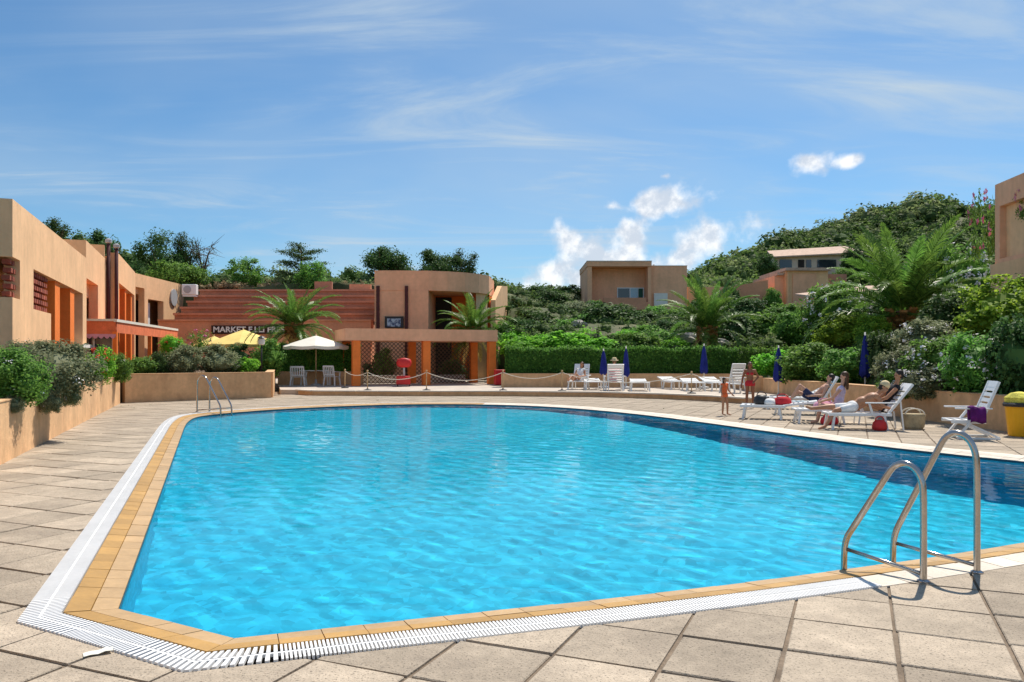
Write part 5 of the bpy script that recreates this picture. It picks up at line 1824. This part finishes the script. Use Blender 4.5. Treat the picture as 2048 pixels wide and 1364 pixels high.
lounger('white recliner with its back up beside the standing bather in red', ground_at(1472, 786, TZ), R(-70), back=72, length=1.3, width=.66, arms=True, name='recliner_chair', group='white plastic recliners')
lounger('white sunbed with a lowered back behind the blue-towelled one', ground_at(1592, 818), R(-14), back=28, length=1.85, width=.66)
far_row = [(1160, 781, 75, 62, 'white sunbed with raised back, leftmost of the far row'), (1186, 782, 90, 6, 'flat white sunbed second from the left in the far row'), (1229, 784, -92, 64, 'white recliner of the man in the sun hat, far row'),
           (1278, 784, 85, 6, 'flat white sunbed right of the man in the sun hat, far row'), (1345, 781, 100, 10, 'white sunbed left of the right rope post, far row'), (1384, 784, 88, 8, 'white sunbed just right of the right rope post, far row'), (1428, 784, 95, 12, 'flat white sunbed behind the child, far row')]
for u, v, rz, bk, lab in far_row:
    lounger(lab, ground_at(u, v - 3, TZ), R(rz), back=bk, length=1.8, width=.72, arms=bk > 50)

def plastic_chair(label, loc, rz):
    t = thing('plastic_chair', label, 'chair', loc, rz, 'white plastic garden chairs')
    MB().box(-.27, .27, -.25, .25, .40, .43).build('seat', WHITEP, t, bevel=.012)
    b = MB()
    b.bar((-.25, .25, .42), (-.24, .36, .92), .05, .04, up=(0, 1, 0)); b.bar((.25, .25, .42), (.24, .36, .92), .05, .04, up=(0, 1, 0))
    b.bar((-.24, .36, .90), (.24, .36, .90), .04, .08, up=(0, 0, 1)); b.bar((-.24, .27, .50), (.24, .27, .50), .04, .05)
    bo = b.build('backrest', WHITEP, t)
    for k in range(5):
        x = -.17 + k * .085
        MB().bar((x, .265, .50), (x, .355, .88), .04, .018, up=(0, 1, 0)).build('back_slat', WHITEP, bo)
    for sx in (-1, 1):
        for sy in (-1, 1):
            MB().bar((sx * .24, sy * .22, .41), (sx * .28, sy * .27, 0), .05, .05, up=(0, 1, 0)).build('leg', WHITEP, t)
        a = MB()
        a.bar((sx * .29, -.24, .63), (sx * .28, .30, .66), .06, .03); a.bar((sx * .28, -.22, .62), (sx * .26, -.22, .42), .045, .04, up=(0, 1, 0))
        a.build('armrest', WHITEP, t)
    return t
c1 = plastic_chair('white slatted plastic chair seen from behind, left of the table', ground_at(597, 771, TZ), R(185)); c1.scale = (1.25, 1.1, 1.02)
c2 = plastic_chair('white plastic armchair at the right end of the table under the cream parasol', ground_at(664, 771, TZ), R(165)); c2.scale = (1.1, 1.1, 1.05)
tp_ = ground_at(632, 770, TZ)
tb = thing('garden_table', 'white plastic table under the cream parasol between two chairs', 'table', tp_, 0)
MB().box(-.75, .75, -.40, .40, .70, .74).build('table_top', WHITEP, tb, bevel=.012)
for sx in (-1, 1):
    for sy in (-1, 1):
        MB().bar((sx * .62, sy * .3, .70), (sx * .66, sy * .34, 0), .06, .06, up=(0, 1, 0)).build('leg', WHITEP, tb)

# ================================================================== parasols
def parasol_open(label, u, v_apex, v_edge, y, r_, mat, base_z, sag=.12, seg=8, polemat=None, tilt=0):
    a = D(u, v_apex, y)
    t = thing('parasol', label, 'parasol', (a.x, a.y, base_z), group='open parasols')
    zt_ = a.z - base_z
    ze = D(u, v_edge, y).z - base_z
    m = MB()
    N_ = seg
    rings = []
    for s in (0.02, .35, .7, 1.0):
        row = []
        for k in range(N_ * 4):
            an = 2 * math.pi * k / (N_ * 4) + .2
            f = (k % 4) / 4
            scal = 1 - .035 * math.sin(math.pi * f) * s
            z_ = zt_ + (ze - zt_) * (s ** 1.08) - sag * .35 * math.sin(math.pi * f) * s
            row.append((r_ * s * scal * math.cos(an), r_ * s * scal * math.sin(an), z_))
        rings.append(row)
    for row in rings: m.v += row
    W_ = N_ * 4
    for i in range(3):
        for k in range(W_):
            m.f.append((i * W_ + k, (i + 1) * W_ + k, (i + 1) * W_ + (k + 1) % W_, i * W_ + (k + 1) % W_))
    o = len(m.v)
    m.v += [(x, y_, z - .14) for x, y_, z in rings[-1]]
    for k in range(W_):
        m.f.append((3 * W_ + k, o + k, o + (k + 1) % W_, 3 * W_ + (k + 1) % W_))
    m.build('canopy', mat, t)
    MB().tube([(0, 0, 0), (0, 0, zt_ + .08)], .028, 10).build('pole', polemat or WOOD, t, smooth=True)
    for k in range(N_):
        an = 2 * math.pi * k / N_ + .2
        MB().tube([(0, 0, zt_ - .06), (r_ * .97 * math.cos(an), r_ * .97 * math.sin(an), ze - .03)], .010, 5).build('rib', GREYP, t)
        MB().tube([(0, 0, zt_ - .45), (r_ * .5 * math.cos(an), r_ * .5 * math.sin(an), (zt_ + ze) / 2 - .05)], .009, 5).build('strut', BLACKP, t)
    MB().lathe([(.26, 0), (.26, .06), (.06, .10), (.05, .3)], (0, 0, 0), 20).build('base', GREYP, t)
    return t
parasol_open('cream open parasol over the white plastic table', 632, 671, 692, 39.5, 1.58, CREAMF, TZ)
parasol_open('yellow open parasol in front of the market sign', 487, 659, 688, 44, 1.95, YELLOWF, TZ)
parasol_open('second yellow parasol half hidden behind the round grey shrubs', 428, 672, 692, 47, 1.25, YELLOWF, TZ)

def parasol_shut(label, u, v_top, v_bot, y, base_z, seed, wide=.125):
    rng = random.Random(seed)
    a, b = D(u, v_top, y), D(u, v_bot, y)
    t = thing('closed_parasol', label, 'parasol', (a.x, a.y, base_z), group='closed blue parasols')
    z0, z1 = b.z - base_z, a.z - base_z
    H = z1 - z0
    m = MB()
    N_ = 24
    prof = [(.55, 0), (1.0, .05), (.95, .22), (.72, .5), (.46, .8), (.20, .95), (.05, 1.0)]
    for r_, s in prof:
        for k in range(N_):
            an = 2 * math.pi * k / N_
            f = 1 + (.22 * math.sin(an * 6 + rng.uniform(-.3, .3) + s * 2)) * (1 - s * .5)
            m.v.append((wide * r_ * f * math.cos(an), wide * r_ * f * math.sin(an), z0 + H * s + (.05 * math.sin(an * 3 + 1) if s == 0 else 0)))
    for i in range(len(prof) - 1):
        for k in range(N_):
            m.f.append((i * N_ + k, i * N_ + (k + 1) % N_, (i + 1) * N_ + (k + 1) % N_, (i + 1) * N_ + k))
    m.f.append(tuple(range(N_ - 1, -1, -1)))
    m.build('canopy', BLUEF, t, smooth=True)
    MB().tube([(0, 0, 0), (0, 0, z1 + .06)], .024, 10).build('pole', CAPWHITE, t, smooth=True)
    MB().lathe([(.09 * wide / .125, 0), (.10 * wide / .125, .04), (.09 * wide / .125, .08)], (0, 0, z0 + H * .42), 14).build('strap', BLUEF, t)
    MB().lathe([(.24, 0), (.24, .07), (.05, .11), (.045, .28)], (0, 0, 0), 18).build('base', GREYP, t)
parasol_shut('closed blue parasol nearest the camera, above the long-haired woman', 1730, 668, 754, 25.5, 0, 1, .165)
parasol_shut('closed blue parasol between the standing bather and the sunbed with the blue towel', 1557, 694, 762, 29.5, 0, 2, .185)
parasol_shut('closed blue parasol in front of the middle palm', 1408, 690, 746, 35.5, TZ, 3, .17)
parasol_shut('closed blue parasol right of the man in the sun hat', 1252, 695, 752, 35.3, TZ, 4, .15)
parasol_shut('leftmost closed blue parasol, left of the man in the sun hat', 1207, 700, 748, 36.0, TZ, 5, .16)

# ================================================================== rope barrier
G_ST = 'rope barrier posts along the terrace edge'
def stanchion(label, u, v, z=TZ, h=.80):
    p = Vector(ground_at(u, v, z))
    t = thing('rope_post', label, 'post', tuple(p), group=G_ST)
    MB().tube([(0, 0, .03), (0, 0, h)], .019, 10).build('pole', WOOD, t, smooth=True)
    MB().lathe([(.17, 0), (.17, .03), (.05, .06), (.03, .09)], (0, 0, 0), 18).build('base', BLACKP, t)
    MB().lathe([(.03, 0), (.045, .03), (.03, .06), (.005, .075)], (0, 0, h - .01), 12).build('finial', WOOD, t)
    return p + Vector((0, 0, h - .04))
sp1 = stanchion('rope post in front of the left pergola post', 735, 781)
sp2 = stanchion('rope post in front of the middle pergola post', 853, 781)
sp3 = stanchion('rope post right of the right pergola post', 1006, 781)
sp4 = stanchion('rope post at the left end of the far sunbed row', 1124, 782)
sp5 = stanchion('rope post among the far sunbeds, in front of the middle palm', 1383, 787)
sp6 = stanchion('rope post behind the standing bather in red', 1494, 788)
sp0 = stanchion('rope post beside the white plastic armchair', 690, 776)
def rope(label, a, b, sag):
    pts = [a.lerp(b, k / 16) - Vector((0, 0, sag * 4 * (k / 16) * (1 - k / 16))) for k in range(17)]
    base = thing('barrier_rope', label, 'rope', tuple(a), group='ropes of the barrier')
    MB().tube(pts, .013, 8).build('cord', ROPE, base, smooth=True, world=True)
rope('rope hanging from the plastic armchair to the left pergola post', sp0, sp1, .16)
rope('rope hanging across the left bay of the pergola', sp1, sp2, .30)
rope('rope hanging across the right bay of the pergola', sp2, sp3, .34)
rope('rope hanging left of the far sunbed row below the hedge', sp3, sp4, .25)
rope('long rope hanging in front of the far sunbeds', sp4, sp5, .38)
rope('rope hanging behind the child towards the standing bather', sp5, sp6, .22)

# ================================================================== small things
lp = D(523, 752, 35.5)
lamp = thing('garden_lamp', 'small garden lamp post with a pale lantern beside the tall green bush', 'lamp', (lp.x, lp.y, lp.z))
hL = (752 - 690) * 35.5 / FPX
MB().tube([(0, 0, 0), (0, 0, hL)], .035, 10).build('pole', BLACKP, lamp, smooth=True)
MB().lathe([(.09, 0), (.14, .04), (.15, .26), (.10, .30)], (0, 0, hL), 12).build('lantern', CAPWHITE, lamp)
MB().lathe([(.20, 0), (.10, .08), (.02, .11)], (0, 0, hL + .30), 12).build('cap', BLACKP, lamp)

bn = Vector(ground_at(2040, 872))
bin_ = thing('litter_bin', 'yellow plastic litter bin with a dark lid at the right edge', 'bin', tuple(bn))
MB().lathe([(.20, 0), (.21, .02), (.27, .60), (.27, .62)], (0, 0, 0), 20).build('tub', YELLOWP, bin_, smooth=False)
MB().lathe([(.30, 0), (.31, .05), (.28, .08)], (0, 0, .60), 20).build('rim', BLACKP, bin_)
MB().lathe([(.24, 0), (.25, .10), (.15, .19), (.03, .22)], (0, 0, .68), 14, squash=lambda a: 1 + .12 * math.sin(3 * a)).build('liner_bag', surf('bin_liner', (.70, .62, .10), var=.4, scale=6, bump=.5, bscale=18), bin_)

bk = Vector(ground_at(1826, 858))
bas = thing('wicker_basket', 'pale wicker basket with a handle on the paving beside the wall', 'basket', tuple(bk), R(-10))
MB().lathe([(.20, 0), (.24, .05), (.27, .30), (.26, .34), (.24, .34)], (0, 0, 0), 20, squash=lambda a: 1 - .25 * abs(math.sin(a))).build('body', WICKER, bas)
for s in (-1, 1):
    MB().tube([(.20 * math.cos(t), s * .13, .33 + .13 * math.sin(t)) for t in [math.pi * k / 10 for k in range(11)]], .014, 6).build('handle', CREAMF, bas, smooth=True)

def bag(label, loc, sx, sy, sz, mat, rz=0, name='bag', cat='bag'):
    b = thing(name, label, cat, loc, rz)
    m = MB().lathe([(.62, 0), (.95, .10), (1.0, .35), (.86, .75), (.5, .96), (.1, 1.0)], (0, 0, 0), 14, squash=lambda a: 1 + .08 * math.sin(3 * a + 1))
    m.v = [(x * sx / 2, y * sy / 2, z * sz) for x, y, z in m.v]
    m.build('pouch', mat, b, smooth=True)
    MB().tube([(sx * .3 * math.cos(t), 0, sz * (.85 + .45 * math.sin(t))) for t in [math.pi * k / 10 for k in range(11)]], .012, 6).build('strap', mat, b, smooth=True)
    return b
q = Vector(ground_at(1768, 863)); bag('red bag under the backrest of the recliner beside the basket', (q.x, q.y + .2, 0), .32, .26, .24, REDP)
q = Vector(ground_at(1662, 850)); bag('dark red bag on the paving under the long-haired woman', (q.x, q.y + .1, 0), .42, .3, .22, CLOTH['red'])
q = Vector(ground_at(1530, 838)); bag('black bag lying on the sunbed nearest the pool', (q.x - .02, q.y + .22, .36), .42, .34, .26, BLACKP)
q = Vector(ground_at(1566, 838)); bag('dark red bundle on the sunbed nearest the pool', (q.x, q.y + .05, .36), .46, .32, .22, CLOTH['red'])
q = Vector(ground_at(1540, 838)); bag('grey towel heap on the sunbed nearest the pool', (q.x + .02, q.y + .12, .36), .36, .40, .17, CLOTH['white'], name='towel', cat='towel')
# purple towel over the recliner arm
cl = thing('towel', 'purple towel hanging over the arm of the empty recliner', 'towel', tuple(Vector(ground_at(1962, 876))), R(-12))
m = MB()
NX, NZ = 9, 10
prof = [(-.14 + .03 * k, 0) for k in range(NX)]
rows = [(-.50, .34), (-.47, .45), (-.46, .55), (-.44, .622), (-.37, .640), (-.31, .635), (-.28, .58), (-.275, .50), (-.27, .42), (-.268, .36)]
for j, (yy, zz) in enumerate(rows):
    for i in range(NX):
        x = -.34 + .034 * i
        wv = .018 * math.sin(i * 1.9 + j * .4) * (1 if j < 3 or j > 6 else .3)
        m.v.append((x + .01 * math.sin(j), yy + wv - .0, zz + .02 * math.sin(i * .8)))
for j in range(len(rows) - 1):
    for i in range(NX - 1):
        a = j * NX + i
        m.f.append((a, a + 1, a + NX + 1, a + NX))
o = m.build('cloth', PURPLE, cl, smooth=True)
sd_ = o.modifiers.new('thickness', 'SOLIDIFY'); sd_.thickness = .014
q = Vector(ground_at(1648, 846))
bag('pink and white towel heaped on the sunbed in front of the long-haired woman', (q.x, q.y - .02, .34), .52, .44, .20, CLOTH['pink'], name='towel', cat='towel')
# crumpled paper on the near paving
pp = Vector(ground_at(196, 1307))
m = MB()
for j in range(4):
    for i in range(5):
        m.v.append((i * .035 - .07, j * .02 - .03, .006 + .018 * abs(math.sin(i * 1.7 + j * 2.1)) * (i / 4)))
for j in range(3):
    for i in range(4):
        a = j * 5 + i
        m.f.append((a, a + 1, a + 6, a + 5))
pap = m.build('paper_scrap', PAPERW, None)
pap.location, pap.rotation_euler = tuple(pp), (0, 0, R(30))
sd_ = pap.modifiers.new('thickness', 'SOLIDIFY'); sd_.thickness = .003
tag(pap, 'crumpled pale paper scrap on the paving by the pool corner', 'litter')
# red panel on a stand under the pergola
q = Vector(ground_at(808, 773, TZ))
rp = thing('red_stand', 'red rounded panel on a red stand between the left pergola posts', 'sign', tuple(q), R(8))
MB().lathe([(.02, 0), (.24, .02), (.34, .10), (.36, .26), (.30, .40), (.05, .46)], (0, 0, .90), 18, squash=lambda a: 1 - .55 * abs(math.sin(a))).build('panel', REDP, rp, smooth=True)
MB().tube([(0, 0, .4), (0, 0, .9)], .05, 8).build('pole', GREYP, rp)
MB().box(-.36, .30, -.2, .2, .10, .50).build('box', REDP, rp, bevel=.03)
for sx in (-1, 1):
    MB().box(sx * .28 - .05, sx * .28 + .01, -.18, .18, 0, .10).build('foot', BLACKP, rp)
q = Vector(ground_at(1000, 771, TZ))
rb = thing('red_cabinet', 'small red cabinet beside the right pergola post', 'cabinet', tuple(q), R(15))
MB().box(-.26, .26, -.22, .22, .04, .78).build('body', REDP, rb, bevel=.02)
MB().box(-.22, .22, -.235, -.222, .10, .72).build('door', CLOTH['red'], rb)
MB().box(-.24, .24, -.20, .20, 0, .038).build('plinth', BLACKP, rb)

# ================================================================== people
def capsule(bm, a, ra, b, rb, seg=10):
    a, b = Vector(a), Vector(b)
    d = b - a
    if d.length < 1e-4:
        bmesh.ops.create_uvsphere(bm, u_segments=12, v_segments=8, radius=ra, matrix=Matrix.Translation(a)); return
    rot = d.to_track_quat('Z', 'Y').to_matrix().to_4x4()
    bmesh.ops.create_cone(bm, cap_ends=True, segments=seg, radius1=ra, radius2=rb, depth=d.length, matrix=Matrix.Translation((a + b) / 2) @ rot)
    bmesh.ops.create_uvsphere(bm, u_segments=seg, v_segments=7, radius=ra, matrix=Matrix.Translation(a))
    bmesh.ops.create_uvsphere(bm, u_segments=seg, v_segments=7, radius=rb, matrix=Matrix.Translation(b))

def ellipsoid(bm, c, r_, rot=None):
    m = Matrix.Translation(c)
    if rot is not None: m = m @ rot.to_4x4()
    m = m @ Matrix.Diagonal((*r_, 1))
    bmesh.ops.create_uvsphere(bm, u_segments=14, v_segments=10, radius=1.0, matrix=m)

def fused(name, bm, voxel, mat, parent, smooth=4):
    """voxel-fuse overlapping limbs into one continuous skin"""
    me = bpy.data.meshes.new(name); bm.to_mesh(me); bm.free()
    t = bpy.data.objects.new(name + '_tmp', me); COL.objects.link(t)
    r_ = t.modifiers.new('r', 'REMESH'); r_.mode = 'VOXEL'; r_.voxel_size = voxel
    s_ = t.modifiers.new('s', 'SMOOTH'); s_.iterations = smooth; s_.factor = .5
    dg = bpy.context.evaluated_depsgraph_get()
    out_ = bpy.data.meshes.new_from_object(t.evaluated_get(dg))
    bpy.data.objects.remove(t); bpy.data.meshes.remove(me)
    out_.name = name
    out_.materials.clear(); out_.materials.append(mat)
    out_.shade_smooth()
    return link(name, out_, parent)

STAND = dict(pelvis=(0, 0, .96), waist=(0, 0, 1.12), chest=(0, .01, 1.30), neck=(0, .0, 1.46), head=(0, -.02, 1.60), face=(0, -1, 0),
             shL=(.175, 0, 1.41), elL=(.24, .02, 1.13), wrL=(.25, -.05, .89), shR=(-.175, 0, 1.41), elR=(-.24, .02, 1.13), wrR=(-.25, -.05, .89),
             hipL=(.095, 0, .93), knL=(.11, -.01, .50), anL=(.11, .02, .085), toL=(.13, -.16, .04), hipR=(-.095, 0, .93), knR=(-.11, -.01, .50), anR=(-.11, .02, .085), toR=(-.13, -.16, .04))

def person(label, loc, rz, pose, skin, hair, scale=1.0, hairlen=0.0, wear=(), hat=None, handdir=None):
    J = dict(STAND); J.update(pose)
    J = {k: Vector(v) for k, v in J.items()}
    t = thing('person', label, 'person', loc, rz)
    t.scale = (scale,) * 3
    bm = bmesh.new()
    def limb(bm, names, rads, grow=0.0):
        for (a, ra), (b, rb) in zip(zip(names, rads), list(zip(names, rads))[1:]):
            capsule(bm, J[a], ra + grow, J[b], rb + grow)
    up = (J['chest'] - J['pelvis']).normalized()
    side_ = (J['shL'] - J['shR']).normalized()
    fwd = side_.cross(up).normalized()
    frame = Matrix((side_, fwd, up)).transposed()
    def torso(bm, g=0.0, part='all'):
        if part in ('all', 'low'):
            ellipsoid(bm, J['pelvis'], (.155 + g, .115 + g, .12 + g), frame)
        if part in ('all', 'mid'):
            ellipsoid(bm, J['waist'], (.130 + g, .098 + g, .14 + g), frame)
        if part in ('all', 'up'):
            ellipsoid(bm, J['chest'], (.155 + g, .110 + g, .15 + g), frame)
            capsule(bm, J['shL'], .058 + g, J['shR'], .058 + g)
    torso(bm)
    capsule(bm, J['pelvis'], .10, J['chest'], .10)
    capsule(bm, J['chest'] + up * .1, .06, J['neck'], .052)
    capsule(bm, J['neck'], .050, J['head'], .055)
    for s in 'LR':
        limb(bm, ['sh' + s, 'el' + s, 'wr' + s], [.052, .040, .028])
        limb(bm, ['hip' + s, 'kn' + s, 'an' + s], [.088, .056, .038])
        mid_c = J['kn' + s].lerp(J['an' + s], .3)
        ellipsoid(bm, mid_c, (.052, .052, .10), (J['an' + s] - J['kn' + s]).to_track_quat('Z', 'Y').to_matrix())
        capsule(bm, J['an' + s], .038, J['to' + s], .028)
        hd = (J['wr' + s] - J['el' + s]).normalized()                         # palm and five fingers
        lat_ = hd.cross(fwd).normalized() if abs(hd.dot(fwd)) < .95 else side_
        palm_c = J['wr' + s] + hd * .055
        capsule(bm, J['wr' + s], .026, palm_c + hd * .02, .034)
        curl = (fwd - hd * fwd.dot(hd)).normalized() * .35
        for k, ln in enumerate((.060, .074, .078, .070)):
            r0_ = palm_c + hd * .03 + lat_ * (.033 - .022 * k)
            m1 = r0_ + (hd + curl * .4).normalized() * ln * .6
            m2 = m1 + (hd + curl * 1.6).normalized() * ln * .5
            capsule(bm, r0_, .0105, m1, .0095, 6); capsule(bm, m1, .0095, m2, .008, 6)
        th = J['wr' + s] + hd * .03 + lat_ * .03
        m1 = th + (hd * .6 + lat_ * .7).normalized() * .045
        capsule(bm, th, .014, m1, .011, 6); capsule(bm, m1, .011, m1 + hd * .03, .009, 6)
    f = J['face'].normalized()
    hu = (J['head'] - J['neck']).normalized()
    hs_ = hu.cross(f)
    hs_.normalize()
    fu = f.cross(hs_) * -1
    fu = hs_.cross(f) * -1
    if fu.dot(hu) < 0: fu = -fu
    hf = Matrix((hs_, f, fu)).transposed()
    hc = J['head'] + fu * .02
    ellipsoid(bm, hc + fu * .02 - f * .012, (.074, .092, .088), hf)
    ellipsoid(bm, hc - fu * .045 + f * .022, (.056, .066, .070), hf)
    capsule(bm, hc + f * .085 + fu * .005, .010, hc + f * .104 - fu * .028, .014, 6)    # nose
    for s in (-1, 1):
        ellipsoid(bm, hc + hs_ * s * .076 - f * .005 - fu * .01, (.012, .022, .032), hf)   # ears
        ellipsoid(bm, hc + f * .070 + hs_ * s * .030 + fu * .028, (.026, .014, .010), hf)  # brow
    ellipsoid(bm, hc + f * .082 - fu * .062, (.026, .012, .009), hf)                       # lips
    fused('body', bm, .0105, skin, t)
    for s in (-1, 1):
        e = bmesh.new(); ellipsoid(e, hc + f * .080 + hs_ * s * .031 + fu * .006, (.013, .007, .008), hf)
        me = bpy.data.meshes.new('eye'); e.to_mesh(me); e.free(); me.materials.append(BLACKP); link('eye', me, t)
    hb = bmesh.new()
    ellipsoid(hb, hc + fu * .035 - f * .028, (.088, .098, .092), hf)
    for s in (-1, 1):
        ellipsoid(hb, hc + hs_ * s * .062 - f * .040 - fu * .02, (.028, .055, .07), hf)
    if hairlen:
        down = Vector((0, 0, -1)) if hairlen < 1 else -fu
        capsule(hb, hc - f * .07 + fu * .02, .068, hc - f * .085 + down * hairlen, .035)
        for s in (-1, 1):
            capsule(hb, hc - f * .045 + hs_ * s * .06, .035, hc - f * .03 + hs_ * s * .08 + down * hairlen * .85, .024)
    ho = fused('hair', hb, .014, hair, t)
    if hat:
        m = MB().lathe([(.175, -.012), (.18, 0), (.10, .02), (.098, .08), (.07, .115), (.01, .12)] if hat[0] == 'brim' else [(.105, -.03), (.107, .03), (.09, .075), (.05, .11), (.01, .118)], (0, 0, 0), 20)
        ho = m.build('hat', hat[1], t, smooth=True)
        ho.matrix_basis = Matrix.Translation(hc + fu * .055 - f * .01) @ hf.to_4x4()
    for kind, mat in wear:
        wb = bmesh.new()
        if kind == 'onepiece':
            torso(wb, .012); capsule(wb, J['pelvis'], .115, J['chest'], .112)
            for s in 'LR': capsule(wb, J['hip' + s], .100, J['hip' + s].lerp(J['kn' + s], .12), .090)
        elif kind == 'briefs':
            torso(wb, .012, 'low')
            for s in 'LR': capsule(wb, J['hip' + s], .100, J['hip' + s].lerp(J['kn' + s], .14), .092)
        elif kind == 'shorts':
            torso(wb, .016, 'low')
            for s in 'LR': capsule(wb, J['hip' + s], .104, J['hip' + s].lerp(J['kn' + s], .62), .084)
        elif kind == 'top':
            for s in (-1, 1): ellipsoid(wb, J['chest'] + fwd * .075 + side_ * s * .065, (.068, .058, .058), frame)
            for s in (-1, 1): capsule(wb, J['chest'] + side_ * s * .14, .035, J['chest'] - fwd * .09 + side_ * s * .03, .026)
        elif kind == 'shirt':
            torso(wb, .018); capsule(wb, J['pelvis'], .12, J['chest'], .122)
            for s in 'LR': capsule(wb, J['sh' + s], .070, J['sh' + s].lerp(J['el' + s], .55), .060)
        fused('swimwear' if kind != 'shirt' else 'shirt', wb, .014, mat, t)
    return t

# standing bathers
person('small child in an orange swimsuit standing at the pool edge', ground_at(1449, 831), R(35),
       dict(elR=(-.30, -.06, 1.18), wrR=(-.42, -.20, 1.00), elL=(.27, .02, 1.16), wrL=(.36, -.12, .98), anL=(.13, -.06, .085), toL=(.15, -.24, .04), knL=(.12, -.07, .50)),
       SKIN['tan'], HAIRM['dark'], scale=.60, hairlen=.2, wear=[('onepiece', CLOTH['orange'])])
person('tanned bather in a red bikini standing behind the child', ground_at(1500, 816), R(-20),
       dict(elL=(.30, .05, 1.17), wrL=(.18, -.12, 1.02), elR=(-.27, .04, 1.14), wrR=(-.30, -.04, .90), anR=(-.13, -.05, .085), toR=(-.16, -.22, .04)),
       SKIN['brown'], HAIRM['brown'], scale=.83, hairlen=.16, wear=[('top', CLOTH['red']), ('briefs', CLOTH['red'])])
# lying and sitting figures; local -X is towards the feet, seat height about .36
def recline(back_x=.36, chest_z=.78, head_z=1.13, knee=(.55, .55), ank=(-.84, .42), knee_x=-.44, look=(-1, 0, .1)):
    p = .46
    return dict(pelvis=(0, 0, p), waist=(back_x * .32, 0, p + (chest_z - p) * .42), chest=(back_x * .66, 0, chest_z), neck=(back_x, 0, chest_z + .17), head=(back_x + .05, 0, head_z), face=look,
                shL=(back_x * .86, -.175, chest_z + .10), elL=(back_x * .5, -.26, chest_z - .16), wrL=(back_x * .1 - .15, -.20, chest_z - .18),
                shR=(back_x * .86, .175, chest_z + .10), elR=(back_x * .5, .26, chest_z - .16), wrR=(back_x * .1 - .15, .20, chest_z - .18),
                hipL=(-.02, -.095, p - .01), knL=(knee_x, -.11, knee[0]), anL=(ank[0], -.11, ank[1]), toL=(ank[0] - .10, -.12, ank[1] + .12),
                hipR=(-.02, .095, p - .01), knR=(knee_x, .11, knee[1]), anR=(ank[0], .11, ank[1]), toR=(ank[0] - .10, .12, ank[1] + .12))
q = Vector(ground_at(1625, 829))
person('sunbather lying on the blue-towelled sunbed with raised knees', (q.x + .05, q.y, 0), R(-12), recline(.38, .72, 1.02, (.82, .62), (-.66, .42), -.40), SKIN['pale'], HAIRM['dark'], scale=.98, wear=[('shorts', CLOTH['navy'])])
q = Vector(ground_at(1676, 848))
pz = recline(.10, .86, 1.24, (.50, .52), (-.50, .12), -.42, (-.9, -.3, -.25))
pz.update(elL=(-.12, -.24, .70), wrL=(-.34, -.10, .62), elR=(-.10, .24, .70), wrR=(-.34, .10, .62), toL=(-.64, -.12, .05), toR=(-.64, .12, .05), anL=(-.50, -.11, .09), anR=(-.50, .11, .09))
person('long-haired woman in a pink and lilac top sitting on a sunbed', (q.x, q.y, -.02), R(-25), pz, SKIN['pale'], HAIRM['brown'], scale=.92, hairlen=.34, wear=[('onepiece', CLOTH['lilac'])])
q = Vector(ground_at(1728, 858))
pz = recline(.30, .66, .92, (.47, .50), (-.95, .40), -.52, (.6, -.5, -.3))
pz.update(pelvis=(-.25, 0, .50), hipL=(-.27, -.095, .48), hipR=(-.27, .095, .48), waist=(-.06, 0, .62), chest=(.14, -.02, .70), neck=(.30, -.02, .80), head=(.40, -.03, .90), shL=(.22, -.18, .74), shR=(.22, .16, .74),
          elL=(.34, -.22, .52), wrL=(.52, -.14, .46), elR=(.36, .18, .52), wrR=(.54, .10, .46), knL=(-.66, -.22, .42), anL=(-.92, -.40, .09), toL=(-1.06, -.46, .04), knR=(-.72, .10, .48), anR=(-1.10, .12, .44), toR=(-1.2, .12, .48))
person('bather in a pale sun hat leaning forward on the recliner beside the basket', (q.x, q.y, 0), R(-8), pz, SKIN['tan'], HAIRM['dark'], scale=1.0, wear=[('shorts', CLOTH['white'])], hat=('cap', CLOTH['straw']))
q = Vector(ground_at(1780, 858))
pz = recline(.24, .84, 1.20, (.60, .56), (-.70, .40), -.42, (-.95, -.2, -.2))
pz.update(elL=(-.06, -.26, .70), wrL=(-.30, -.16, .62), elR=(-.04, .24, .70), wrR=(-.28, .16, .62))
person('dark-haired bather sitting back on the recliner, facing the one with the hat', (q.x, q.y + .22, 0), R(-8), pz, SKIN['tan'], HAIRM['dark'], scale=.98, wear=[('onepiece', CLOTH['black'])])
q = Vector(ground_at(1229, 781, TZ))
person('man in a pale sun hat sitting in a recliner, seen from behind', (q.x, q.y + .25, TZ), R(-92), recline(.22, .86, 1.22, (.55, .55), (-.80, .42)), SKIN['tan'], HAIRM['brown'], scale=.98, wear=[('shirt', CLOTH['red'])], hat=('brim', CLOTH['straw']))
q = Vector(ground_at(1152, 779, TZ))
person('bather reclining on the leftmost sunbed of the far row', (q.x + .1, q.y + .1, TZ), R(60), recline(.34, .78, 1.10, (.70, .60), (-.75, .42)), SKIN['tan'], HAIRM['brown'], scale=.96, hairlen=.15, wear=[('onepiece', CLOTH['white'])])
